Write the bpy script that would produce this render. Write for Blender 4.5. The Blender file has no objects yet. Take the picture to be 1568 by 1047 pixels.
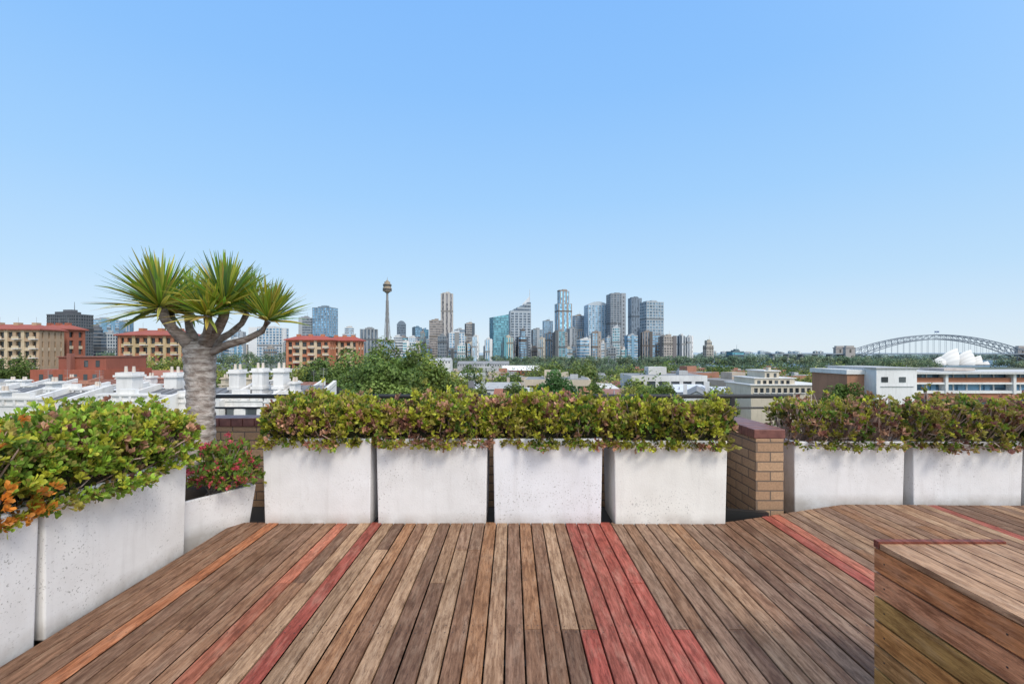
import bpy, math, random
import numpy as np
from mathutils import Vector, noise as mnoise
random.seed(7); rng=np.random.default_rng(11)
F=719.0; H=1.4
def bx(px,d): return (px-784)/F*d
def bz(py,d): return H+(540-py)/F*d
scene=bpy.context.scene
# ------------------------------------------------------------ materials
def newmat(name):
    m=bpy.data.materials.new(name); m.use_nodes=True
    nt=m.node_tree; b=nt.nodes['Principled BSDF']
    return m,nt,b
def N(nt,t,**kw):
    n=nt.nodes.new(t)
    for k,v in kw.items():
        if k in n.inputs.keys(): n.inputs[k].default_value=v
        else: setattr(n,k,v)
    return n
def mixc(nt,fac,a,b,mode='MIX'):
    n=nt.nodes.new('ShaderNodeMix'); n.data_type='RGBA'; n.blend_type=mode
    for s,val in ((n.inputs[0],fac),(n.inputs[6],a),(n.inputs[7],b)):
        if isinstance(val,bpy.types.NodeSocket): nt.links.new(val,s)
        elif isinstance(val,(int,float)): s.default_value=val
        else: s.default_value=(*val,1)
    return n.outputs[2]
def ramp(nt,sock,lo,hi,a=0.0,b=1.0):
    n=nt.nodes.new('ShaderNodeMapRange'); nt.links.new(sock,n.inputs[0])
    n.inputs[1].default_value=lo;n.inputs[2].default_value=hi;n.inputs[3].default_value=a;n.inputs[4].default_value=b
    return n.outputs[0]
def noise(nt,vec,scale,detail=4,rough=.55):
    n=N(nt,'ShaderNodeTexNoise',Scale=scale,Detail=detail,Roughness=rough)
    if vec is not None: nt.links.new(vec,n.inputs['Vector'])
    return n.outputs['Fac']
def coord(nt,scale=(1,1,1),kind='Object'):
    t=nt.nodes.new('ShaderNodeTexCoord'); mp=nt.nodes.new('ShaderNodeMapping')
    mp.inputs['Scale'].default_value=scale; nt.links.new(t.outputs[kind],mp.inputs[0]); return mp.outputs[0]
def attr(nt):
    a=nt.nodes.new('ShaderNodeAttribute'); a.attribute_name='Col'; return a.outputs['Color']
def bump(nt,b,h,strength=.3,dist=.01):
    n=N(nt,'ShaderNodeBump',Strength=strength,Distance=dist); nt.links.new(h,n.inputs['Height']); nt.links.new(n.outputs[0],b.inputs['Normal'])
MAT={}
m,nt,b=newmat('wall_paint'); c=attr(nt); v=coord(nt)
nn=noise(nt,v,.35,5); v3=coord(nt,(2.5,2.5,.35)); n3=noise(nt,v3,1.2,5,.65)
col=mixc(nt,ramp(nt,nn,.3,.7,.0,.45),c,mixc(nt,1.0,c,(.58,.57,.55),'MULTIPLY')); col=mixc(nt,ramp(nt,n3,.5,.75,0,.5),col,mixc(nt,1.0,c,(.5,.49,.47),'MULTIPLY'))
nt.links.new(col,b.inputs['Base Color']); b.inputs['Roughness'].default_value=.8
MAT['wall']=m
def glassmat(name,cell,lo,hi,metal=0):
    m,nt,b=newmat(name); c=attr(nt); v=coord(nt)
    sn=nt.nodes.new('ShaderNodeVectorMath'); sn.operation='SNAP'; nt.links.new(v,sn.inputs[0]); sn.inputs[1].default_value=cell
    wn=nt.nodes.new('ShaderNodeTexWhiteNoise'); wn.noise_dimensions='3D'; nt.links.new(sn.outputs[0],wn.inputs['Vector'])
    r1=ramp(nt,wn.outputs['Value'],0,1,0,1); nn=noise(nt,v,.03,3)
    col=mixc(nt,r1,mixc(nt,1.0,c,lo,'MULTIPLY'),mixc(nt,1.0,c,hi,'MULTIPLY')); col=mixc(nt,ramp(nt,nn,.4,.6,0,.4),col,mixc(nt,1.0,col,(.6,.62,.65),'MULTIPLY'))
    nt.links.new(col,b.inputs['Base Color']); b.inputs['Roughness'].default_value=.18; b.inputs['Specular IOR Level'].default_value=.5; b.inputs['Metallic'].default_value=metal; return m
MAT['glass']=glassmat('window_glass',(1.3,1.3,3.0),(.4,.4,.4),(2.4,2.3,2.1))
MAT['glassfar']=glassmat('tower_glazing',(5,5,8),(.45,.5,.55),(1.8,1.8,1.8),.25)
m,nt,b=newmat('metal_dark'); c=attr(nt); nt.links.new(c,b.inputs['Base Color']); b.inputs['Roughness'].default_value=.45; MAT['metal']=m
m,nt,b=newmat('leaf'); c=attr(nt); nt.links.new(c,b.inputs['Base Color']); b.inputs['Roughness'].default_value=.5
b.inputs['Specular IOR Level'].default_value=.3
tr=nt.nodes.new('ShaderNodeBsdfTranslucent'); nt.links.new(c,tr.inputs[0]); ms=nt.nodes.new('ShaderNodeMixShader'); ms.inputs[0].default_value=.35
out=nt.nodes['Material Output']; nt.links.new(b.outputs[0],ms.inputs[1]); nt.links.new(tr.outputs[0],ms.inputs[2]); nt.links.new(ms.outputs[0],out.inputs[0]); MAT['leaf']=m
m,nt,b=newmat('bark'); c=attr(nt); v=coord(nt,(1,1,2.2)); nn=noise(nt,v,14,6,.65); v2=coord(nt,(1,1,9)); n2=noise(nt,v2,6,4)
col=mixc(nt,ramp(nt,nn,.38,.6),mixc(nt,1.0,c,(.45,.40,.37),'MULTIPLY'),c); col=mixc(nt,ramp(nt,n2,.52,.62,0,.6),col,mixc(nt,1.0,c,(.38,.33,.30),'MULTIPLY'))
nt.links.new(col,b.inputs['Base Color']); b.inputs['Roughness'].default_value=.9; bump(nt,b,nn,1,.02); MAT['bark']=m
# timber
m,nt,b=newmat('hardwood_boards'); c=attr(nt); t=nt.nodes.new('ShaderNodeTexCoord'); s=nt.nodes.new('ShaderNodeSeparateXYZ'); nt.links.new(t.outputs['Object'],s.inputs[0])
ad=N(nt,'ShaderNodeMath',operation='ADD'); nt.links.new(s.outputs[0],ad.inputs[0]); nt.links.new(s.outputs[2],ad.inputs[1])
cb=nt.nodes.new('ShaderNodeCombineXYZ'); nt.links.new(ad.outputs[0],cb.inputs[0]); nt.links.new(s.outputs[1],cb.inputs[1])
def wmap(sc):
    mp=nt.nodes.new('ShaderNodeMapping'); mp.inputs['Scale'].default_value=sc; nt.links.new(cb.outputs[0],mp.inputs[0]); return mp.outputs[0]
g1=noise(nt,wmap((30,2.4,1)),1.7,8,.7); g2=noise(nt,wmap((110,6,1)),1.5,6,.75); g3=noise(nt,wmap((11,2.2,1)),1.6,7,.68); g4=noise(nt,wmap((1,1,1)),1.3,4); g5=noise(nt,wmap((40,14,1)),1.3,5,.7); g6=noise(nt,wmap((16,3,1)),2.2,8,.75)
col=mixc(nt,ramp(nt,g1,.40,.60,0,.8),c,mixc(nt,1.0,c,(.40,.34,.30),'MULTIPLY'))
col=mixc(nt,ramp(nt,g3,.50,.66,0,.5),col,mixc(nt,.5,c,(.52,.40,.29)))
col=mixc(nt,ramp(nt,g6,.50,.60,0,.7),col,mixc(nt,1.0,c,(.34,.28,.25),'MULTIPLY'))
col=mixc(nt,ramp(nt,g2,.52,.66,0,.7),col,mixc(nt,1.0,col,(.30,.25,.22),'MULTIPLY'))
col=mixc(nt,ramp(nt,g5,.60,.70,0,.6),col,mixc(nt,1.0,c,(.22,.18,.16),'MULTIPLY'))
col=mixc(nt,ramp(nt,g4,.38,.62,0,.4),col,mixc(nt,1.0,col,(.64,.59,.55),'MULTIPLY'))
nt.links.new(col,b.inputs['Base Color']); nt.links.new(ramp(nt,g1,.3,.7,.4,.7),b.inputs['Roughness']); b.inputs['Specular IOR Level'].default_value=.25; bump(nt,b,g2,.4,.004); MAT['wood']=m
# concrete planters
m,nt,b=newmat('painted_concrete'); c=attr(nt); v=coord(nt); oi=nt.nodes.new('ShaderNodeObjectInfo')
va=nt.nodes.new('ShaderNodeVectorMath'); va.operation='ADD'; nt.links.new(v,va.inputs[0])
cc=nt.nodes.new('ShaderNodeCombineXYZ'); mu=N(nt,'ShaderNodeMath',operation='MULTIPLY'); nt.links.new(oi.outputs['Random'],mu.inputs[0]); mu.inputs[1].default_value=30; nt.links.new(mu.outputs[0],cc.inputs[0]); nt.links.new(cc.outputs[0],va.inputs[1]); V=va.outputs[0]
spk=noise(nt,V,75,3,.6); big=noise(nt,V,4,5,.6); cl=noise(nt,V,2.3,4,.6)
mk=N(nt,'ShaderNodeMath',operation='MULTIPLY'); nt.links.new(ramp(nt,spk,.6,.68),mk.inputs[0]); nt.links.new(ramp(nt,cl,.42,.6,.08,1),mk.inputs[1])
col=mixc(nt,ramp(nt,big,.35,.7,0,.7),c,mixc(nt,1.0,c,(.84,.83,.82),'MULTIPLY')); col=mixc(nt,mk.outputs[0],col,(.36,.35,.33))
mp=nt.nodes.new('ShaderNodeMapping'); mp.inputs['Scale'].default_value=(9,9,.8); nt.links.new(V,mp.inputs[0]); st=noise(nt,mp.outputs[0],1.5,5,.6)
col=mixc(nt,ramp(nt,st,.55,.75,0,.28),col,(.48,.46,.44))
sz_=nt.nodes.new('ShaderNodeSeparateXYZ'); nt.links.new(v,sz_.inputs[0]); lowm=N(nt,'ShaderNodeMath',operation='MULTIPLY'); nt.links.new(ramp(nt,sz_.outputs[2],0,.09,1,0),lowm.inputs[0]); nt.links.new(ramp(nt,big,.3,.6,.15,.8),lowm.inputs[1])
col=mixc(nt,lowm.outputs[0],col,(.42,.38,.34))
nt.links.new(col,b.inputs['Base Color']); b.inputs['Roughness'].default_value=.85; bump(nt,b,spk,.35,.004); MAT['conc']=m
# bricks
m,nt,b=newmat('tan_brick'); t=nt.nodes.new('ShaderNodeTexCoord'); s=nt.nodes.new('ShaderNodeSeparateXYZ'); nt.links.new(t.outputs['Object'],s.inputs[0])
ad=N(nt,'ShaderNodeMath',operation='ADD'); nt.links.new(s.outputs[0],ad.inputs[0]); nt.links.new(s.outputs[1],ad.inputs[1]); cb=nt.nodes.new('ShaderNodeCombineXYZ'); nt.links.new(ad.outputs[0],cb.inputs[0]); nt.links.new(s.outputs[2],cb.inputs[1])
br=nt.nodes.new('ShaderNodeTexBrick'); nt.links.new(cb.outputs[0],br.inputs['Vector']); br.inputs['Scale'].default_value=1; br.inputs['Brick Width'].default_value=.24; br.inputs['Row Height'].default_value=.086; br.inputs['Mortar Size'].default_value=.006; br.inputs['Mortar Smooth'].default_value=.2
br.inputs['Color1'].default_value=(.50,.33,.20,1); br.inputs['Color2'].default_value=(.36,.22,.13,1); br.inputs['Mortar'].default_value=(.14,.11,.09,1)
nn=noise(nt,t.outputs['Object'],60,4); nt.links.new(mixc(nt,ramp(nt,nn,.4,.7,0,.5),br.outputs['Color'],(.2,.13,.08)),b.inputs['Base Color']); b.inputs['Roughness'].default_value=.85
iv=N(nt,'ShaderNodeMath',operation='SUBTRACT'); iv.inputs[0].default_value=1; nt.links.new(br.outputs['Fac'],iv.inputs[1]); bump(nt,b,iv.outputs[0],.8,.01); MAT['brick']=m
m,nt,b=newmat('glazed_capping'); t=nt.nodes.new('ShaderNodeTexCoord'); nn=noise(nt,t.outputs['Object'],14,4); nt.links.new(mixc(nt,ramp(nt,nn,.3,.7),(.12,.045,.04),(.24,.10,.08)),b.inputs['Base Color']); b.inputs['Roughness'].default_value=.4; MAT['cap']=m
m,nt,b=newmat('ground'); v=coord(nt); n1=noise(nt,v,.02,6,.6); n2=noise(nt,v,.1,4); col=mixc(nt,ramp(nt,n1,.42,.55),(.06,.09,.04),(.16,.16,.15)); col=mixc(nt,ramp(nt,n2,.4,.6,0,.6),col,(.08,.11,.05)); nt.links.new(col,b.inputs['Base Color']); b.inputs['Roughness'].default_value=.9; MAT['ground']=m
m,nt,b=newmat('water'); v=coord(nt); b.inputs['Base Color'].default_value=(.05,.10,.13,1); b.inputs['Roughness'].default_value=.35; bump(nt,b,noise(nt,v,.3,4),.5,.6); MAT['water']=m
m,nt,b=newmat('soil'); v=coord(nt); nt.links.new(mixc(nt,noise(nt,v,40,5),(.03,.02,.015),(.11,.08,.05)),b.inputs['Base Color']); b.inputs['Roughness'].default_value=1; MAT['soil']=m

class MB:
    def __init__(s): s.v=[];s.f=[];s.m=[];s.c=[]
    def face(s,pts,mat,col):
        i=len(s.v); s.v+= [tuple(p) for p in pts]; s.f.append(tuple(range(i,i+len(pts)))); s.m.append(mat); s.c.append(col)
    def box(s,x0,x1,y0,y1,z0,z1,mat,col):
        i=len(s.v); s.v+=[(x0,y0,z0),(x1,y0,z0),(x1,y1,z0),(x0,y1,z0),(x0,y0,z1),(x1,y0,z1),(x1,y1,z1),(x0,y1,z1)]
        for q in ((0,3,2,1),(4,5,6,7),(0,1,5,4),(1,2,6,5),(2,3,7,6),(3,0,4,7)):
            s.f.append(tuple(i+k for k in q)); s.m.append(mat); s.c.append(col)
    def prism(s,poly,z0,z1,mat,col,ztop=None):
        n=len(poly); i=len(s.v); s.v+=[(p[0],p[1],z0) for p in poly]+[(p[0],p[1],z1 if ztop is None else ztop[k]) for k,p in enumerate(poly)]
        s.f.append(tuple(i+k for k in range(n-1,-1,-1))); s.f.append(tuple(i+n+k for k in range(n)))
        for k in range(n):
            k2=(k+1)%n; s.f.append((i+k,i+k2,i+n+k2,i+n+k))
        s.m+=[mat]*(n+2); s.c+=[col]*(n+2)
    def tube(s,pts,rad,mat,col,n=8,lump=0):
        pts=[Vector(p) for p in pts]; i0=len(s.v)
        for k,p in enumerate(pts):
            t=(pts[min(k+1,len(pts)-1)]-pts[max(k-1,0)]).normalized()
            a=t.orthogonal() if abs(t.z)<.9 else Vector((1,0,0)); a=(a-t*a.dot(t)).normalized(); bb=t.cross(a)
            for j in range(n):
                an=2*math.pi*j/n; r=rad[k]*(1+lump*random.uniform(-1,1)); q=p+(a*math.cos(an)+bb*math.sin(an))*r; s.v.append(tuple(q))
        for k in range(len(pts)-1):
            for j in range(n):
                j2=(j+1)%n; s.f.append((i0+k*n+j,i0+k*n+j2,i0+(k+1)*n+j2,i0+(k+1)*n+j)); s.m.append(mat); s.c.append(col)
        s.f.append(tuple(i0+(len(pts)-1)*n+j for j in range(n))); s.m.append(mat); s.c.append(col)
    def cyl(s,x,y,z0,z1,r0,r1,mat,col,n=12): s.tube([(x,y,z0),(x,y,z1)],[r0,r1],mat,col,n)
    def mesh(s,name):
        me=bpy.data.meshes.new(name); me.from_pydata(s.v,[],s.f)
        used=[]
        for k in s.m:
            if k not in used: used.append(k)
        for k in used: me.materials.append(MAT[k])
        me.polygons.foreach_set('material_index',[used.index(k) for k in s.m])
        ca=me.color_attributes.new('Col','FLOAT_COLOR','CORNER'); arr=[]
        for f,c in zip(s.f,s.c): arr+= [c[0],c[1],c[2],1.0]*len(f)
        ca.data.foreach_set('color',arr); me.update(); return me
    def build(s,name,loc=(0,0,0),rot=0,bevel=0,smooth=False):
        me=s.mesh(name); o=bpy.data.objects.new(name,me); scene.collection.objects.link(o); o.location=loc; o.rotation_euler=(0,0,rot)
        if smooth: me.polygons.foreach_set('use_smooth',[True]*len(me.polygons))
        if bevel:
            bm=o.modifiers.new('bevel','BEVEL'); bm.width=bevel; bm.segments=2; bm.limit_method='ANGLE'
        return o
def np_mesh(name,V,Fc,C,mat,extra=None):
    me=bpy.data.meshes.new(name); k=Fc.shape[1]
    me.vertices.add(len(V)); me.vertices.foreach_set('co',V.astype(np.float32).ravel())
    me.loops.add(Fc.size); me.loops.foreach_set('vertex_index',Fc.astype(np.int32).ravel())
    me.polygons.add(len(Fc)); me.polygons.foreach_set('loop_start',np.arange(0,Fc.size,k,dtype=np.int32))
    me.update(calc_edges=True)
    ca=me.color_attributes.new('Col','FLOAT_COLOR','POINT'); ca.data.foreach_set('color',np.hstack([C,np.ones((len(C),1))]).astype(np.float32).ravel())
    me.materials.append(MAT[mat]); return me
def link(name,me,parent=None,loc=(0,0,0),rot=0,sc=1):
    o=bpy.data.objects.new(name,me); scene.collection.objects.link(o); o.parent=parent; o.location=loc; o.rotation_euler=(0,0,rot); o.scale=(sc,sc,sc) if not isinstance(sc,tuple) else sc; return o
def unit(a): return a/np.maximum(np.linalg.norm(a,axis=1,keepdims=True),1e-9)
def leaves(P,Nn,L,Wd,C,spread=.9,jit=.15):
    n=len(P); d=unit(Nn+rng.normal(0,spread,(n,3))*1.0); r=unit(np.cross(d,rng.normal(0,1,(n,3)))); u=np.cross(d,r)
    L=(L*rng.uniform(.7,1.25,n))[:,None]; W=(Wd*rng.uniform(.75,1.2,n))[:,None]
    b=P; l1=P+d*L*.35+r*W*.3+u*W*.12; l2=P+d*L*.78+r*W*.5+u*W*.2; t=P+d*L; r2=P+d*L*.78-r*W*.5+u*W*.2; r1=P+d*L*.35-r*W*.3+u*W*.12
    V=np.stack([b,l1,l2,t,r2,r1],1).reshape(-1,3); i=np.arange(n)[:,None]*6
    Fc=np.vstack([i+np.array([[0,3,2,1]]),i+np.array([[0,5,4,3]])]); CC=np.repeat(C,6,axis=0); return V,Fc,CC
def vnoise(P,s): return np.array([mnoise.noise(Vector((float(p[0])*s,float(p[1])*s,float(p[2])*s))) for p in P])
# ------------------------------------------------------------ camera, light, world
cam=bpy.data.cameras.new('camera'); co=bpy.data.objects.new('camera',cam); scene.collection.objects.link(co); scene.camera=co
cam.sensor_width=36; cam.lens=36*F/1568; cam.shift_y=16.5/1568; cam.clip_start=.05; cam.clip_end=90000
co.location=(0,0,H); co.rotation_euler=(math.radians(90),0,0)
SUN_EL=math.radians(46); SUN_AZ=math.radians(146)
sd=Vector((math.sin(SUN_AZ)*math.cos(SUN_EL),math.cos(SUN_AZ)*math.cos(SUN_EL),math.sin(SUN_EL)))
sl=bpy.data.lights.new('sun','SUN'); sl.energy=2.0; sl.angle=math.radians(16); sl.color=(1,.92,.81); so=bpy.data.objects.new('sun',sl); scene.collection.objects.link(so); so.rotation_euler=sd.to_track_quat('Z','Y').to_euler()
w=bpy.data.worlds.new('World'); scene.world=w; w.use_nodes=True; nt=w.node_tree; bg=nt.nodes['Background']
sky=nt.nodes.new('ShaderNodeTexSky'); sky.sky_type='NISHITA'; sky.sun_disc=False; sky.sun_elevation=SUN_EL; sky.sun_rotation=SUN_AZ; sky.air_density=1.0; sky.dust_density=.3; sky.ozone_density=2
SK=.12
tc=nt.nodes.new('ShaderNodeTexCoord'); sp=nt.nodes.new('ShaderNodeSeparateXYZ'); nt.links.new(tc.outputs['Generated'],sp.inputs[0])
cr=nt.nodes.new('ShaderNodeValToRGB'); nt.links.new(sp.outputs[2],cr.inputs[0]); el=cr.color_ramp
stops=[(0,(.74,.86,.955)),(.05,(.67,.825,.975)),(.14,(.53,.765,1.0)),(.30,(.385,.675,1.04)),(.48,(.285,.585,1.05)),(.62,(.245,.54,1.05)),(1,(.52,.63,.80))]  # last stop whitened overhead, out of view, to make the fill less blue
while len(el.elements)<len(stops): el.elements.new(.5)
for e_,(p_,c_) in zip(el.elements,stops): e_.position=p_; e_.color=(*c_,1)
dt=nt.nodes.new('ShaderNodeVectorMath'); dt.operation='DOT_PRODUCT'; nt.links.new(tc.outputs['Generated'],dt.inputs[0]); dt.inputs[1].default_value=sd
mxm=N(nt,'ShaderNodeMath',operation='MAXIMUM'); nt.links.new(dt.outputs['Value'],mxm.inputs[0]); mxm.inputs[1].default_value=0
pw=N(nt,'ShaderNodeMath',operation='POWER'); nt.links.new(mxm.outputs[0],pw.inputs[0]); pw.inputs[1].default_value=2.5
au=nt.nodes.new('ShaderNodeVectorMath'); au.operation='SCALE'; au.inputs[0].default_value=(1.6,1.36,1.02); nt.links.new(pw.outputs[0],au.inputs['Scale'])  # warm glow around the sun, added behind the camera for soft frontal fill
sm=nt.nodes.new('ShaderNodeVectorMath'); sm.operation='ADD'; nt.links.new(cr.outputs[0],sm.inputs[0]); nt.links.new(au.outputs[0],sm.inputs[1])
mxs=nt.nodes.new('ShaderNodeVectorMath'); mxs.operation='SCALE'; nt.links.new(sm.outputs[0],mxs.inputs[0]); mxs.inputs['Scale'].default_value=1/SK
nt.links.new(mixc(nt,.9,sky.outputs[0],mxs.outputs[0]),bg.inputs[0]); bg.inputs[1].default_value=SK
scene.view_settings.view_transform='Standard'; scene.view_settings.look='None'; scene.view_settings.exposure=0
# ------------------------------------------------------------ terrain + water
def gz(x,y):
    r=math.hypot(x,y); t=min(max((r-70)/300,0),1); t=t*t*(3-2*t); z=-16-12*t
    if y>1050 and x>430 and y<2000: z-=12*min((y-1050)/60,1)*min((x-430)/60,1)
    return z
ax=[0]; v=12.0
while ax[-1]<45000: ax.append(ax[-1]+v); v*=1.11
ax=sorted([-a for a in ax[1:]]+ax); n=len(ax)
mb=MB(); mb.v=[(x,y,gz(x,y)) for y in ax for x in ax]
mb.f=[(j*n+i,j*n+i+1,(j+1)*n+i+1,(j+1)*n+i) for j in range(n-1) for i in range(n-1)]; mb.m=['ground']*len(mb.f); mb.c=[(.2,.2,.2)]*len(mb.f); mb.build('ground')
mb=MB(); mb.face([(440,1060,-31),(4000,1060,-31),(4000,2050,-31),(440,2050,-31)],'water',(0,0,0)); mb.build('harbour_water')
# ------------------------------------------------------------ deck
PAL=[(.37,.205,.12),(.29,.16,.095),(.45,.275,.165),(.24,.135,.085),(.51,.33,.205),(.36,.225,.15),(.31,.18,.115),(.41,.215,.11)]
RED=[(.48,.125,.09),(.43,.105,.075),(.51,.15,.105)]; ORG=(.60,.24,.11)
def yfar(x):
    if x<1.77: return 3.88
    if x<3.05: return 3.88+(x-1.77)/1.28*.46
    return 4.34-.02*(x-3.05)
deck=MB(); pitch=.094; gap=.008; x=-2.29; scr=[]
def board(mb,x0,x1,ya,yb0,yb1,zt,th,col):
    c=.003; prof=[(x0,zt-th),(x0,zt-c),(x0+c,zt),(x1-c,zt),(x1,zt-c),(x1,zt-th)]
    i=len(mb.v)
    for (px,pz) in prof: mb.v.append((px,ya,pz))
    for (px,pz) in prof: mb.v.append((px,yb0+(yb1-yb0)*(px-x0)/(x1-x0),pz))
    for k in range(5): mb.f.append((i+k,i+6+k,i+7+k,i+k+1)); mb.m.append('wood'); mb.c.append(col)
    mb.f.append(tuple(i+k for k in range(6))); mb.f.append(tuple(i+11-k for k in range(6))); mb.m+=['wood']*2; mb.c+=[col]*2
while x<6.4:
    x0,x1=x+gap/2,x+pitch-gap/2; xc=(x0+x1)/2
    joints=[-1.8]
    y=-1.8+random.uniform(.6,2.4)
    while y<yfar(xc)-.35:
        jj=min([-.9,-.45,0,.45,.93,1.42,1.9,2.38,2.86,3.34,3.8],key=lambda q:abs(q-y)); 
        if jj>joints[-1]+.4: joints.append(jj)
        y+=random.uniform(1.2,3.4)
    if .3<xc<.42 or .78<xc<.88 : joints=[-1.8,2.38]
    if .48<xc<.58: joints=[-1.8,3.34]
    joints.append(None)
    for a,b2 in zip(joints[:-1],joints[1:]):
        col=random.choice(PAL); k=random.uniform(.82,1.18)
        ym=(a+(b2 if b2 else 4))/2
        def near(q): return abs(xc-q)<pitch/2
        if near(-1.965): col=ORG
        elif near(-1.37): col=(.54,.19,.115)
        elif near(-1.10): col=RED[1]
        elif .48<xc<.68: col=random.choice(RED)
        elif .68<xc<.78 : col=random.choice(RED)
        elif .78<xc<.88 and a<2: col=RED[0]
        elif .3<xc<.42 and a<2: col=RED[1]
        elif 2.10<xc<2.30: col=random.choice([(.56,.19,.12),RED[0]])
        elif near(3.9): col=RED[0]
        col=tuple(q*k for q in col); zz=random.uniform(-.0015,.0015)
        board(deck,x0,x1,a+.0015,(b2-.0015) if b2 else yfar(x0),(b2-.0015) if b2 else yfar(x1),zz,.022,col)
    for yy in [.02,.5,.96,1.45,1.93,2.41,2.35,2.89,3.37,3.31,3.78,4.2]:
        if yy<yfar(xc)-.03 and xc<4.6:
            for sx in (x0+.018,x1-.018): scr.append((sx+random.uniform(-.003,.003),yy+random.uniform(-.006,.006)))
    x+=pitch
for sx,sy in scr:
    deck.face([(sx+.0036*math.cos(a*math.pi/3),sy+.0036*math.sin(a*math.pi/3),.0022) for a in range(6)],'metal',(.04,.03,.028))
yy=-1.7
while yy<3.85:
    deck.box(-2.28,6.3,yy,yy+.045,-.115,-.026,'metal',(.03,.022,.018)); yy+=.48
deck.build('timber_deck')
mb=MB(); mb.box(-3.4,8,-6,5.0,-16.5,-.16,'brick',(.3,.2,.1)); mb.build('apartment_building')
mb=MB(); mb.face([(-3.39,-5.9,-.156),(7.9,-5.9,-.156),(7.9,4.99,-.156),(-3.39,4.99,-.156)],'wall',(.05,.05,.05)); mb.build('roof_membrane')
def parapet(name,x0,x1,y0,y1,zt):
    mb=MB(); mb.box(x0,x1,y0,y1,-.155,zt-.085,'brick',(.3,.2,.1))
    alongx=(x1-x0)>(y1-y0); st=.118
    a=x0 if alongx else y0; e=x1 if alongx else y1
    while a<e-.01:
        q=min(a+st-.006,e)
        if alongx: mb.box(a,q,y0-.014,y1+.014,zt-.083,zt+random.uniform(-.002,.002),'cap',(0,0,0))
        else: mb.box(x0-.014,x1+.014,a,q,zt-.083,zt+random.uniform(-.002,.002),'cap',(0,0,0))
        a+=st
    return mb.build(name,bevel=.005)
parapet('brick_parapet',-3.3,2.16,4.74,4.97,.74)
parapet('brick_parapet',2.43,7.8,4.86,4.99,.46)
parapet('brick_pier',2.17,2.42,4.18,4.97,.72)
parapet('brick_parapet',-3.38,-3.16,-5,4.70,.70)
mb=MB(); mb.prism([(1.80,4.12),(2.20,4.02),(2.20,4.07),(1.84,4.17)],-.15,.03,'metal',(.02,.02,.02)); mb.box(1.80,1.84,4.16,4.7,-.15,.03,'metal',(.02,.02,.02)); mb.build('gutter_tray')
mb=MB(); K=(.018,.018,.02)
mb.tube([(-3.3,4.86,.95),(2.9,4.86,.95)],[.021]*2,'metal',K,10); mb.tube([(-3.3,4.86,.83),(2.9,4.86,.83)],[.011]*2,'metal',K,8)
for px in (-3.2,-2.1,-1.0,.2,1.2,2.28,2.85): mb.box(px-.018,px+.018,4.842,4.878,.46 if px>2.4 else .735,.95,'metal',K)
mb.build('handrail')
# ------------------------------------------------------------ planters
def planter(x0,x1,y0,y1,zt,col=(.80,.80,.82),z0=-.03,tap=.012,rot=0):
    cx,cy=(x0+x1)/2,(y0+y1)/2; hx,hy=(x1-x0)/2,(y1-y0)/2; t=.035; mb=MB()
    o0=[(-hx+tap,-hy+tap,z0),(hx-tap,-hy+tap,z0),(hx-tap,hy-tap,z0),(-hx+tap,hy-tap,z0)]
    o1=[(-hx,-hy,zt),(hx,-hy,zt),(hx,hy,zt),(-hx,hy,zt)]; i1=[(-hx+t,-hy+t,zt),(hx-t,-hy+t,zt),(hx-t,hy-t,zt),(-hx+t,hy-t,zt)]; i0=[(p[0],p[1],zt-.09) for p in i1]
    mb.v+=o0+o1+i1+i0
    fs=[(0,3,2,1)]
    for k in range(4):
        k2=(k+1)%4; fs+=[(k,k2,4+k2,4+k),(4+k,4+k2,8+k2,8+k),(8+k,8+k2,12+k2,12+k)]
    for f in fs: mb.f.append(f); mb.m.append('conc'); mb.c.append(col)
    mb.f.append((12,13,14,15)); mb.m.append('soil'); mb.c.append(col)
    return mb.build('concrete_planter',loc=(cx,cy,0),rot=rot,bevel=.009)
G=np.array
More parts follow.
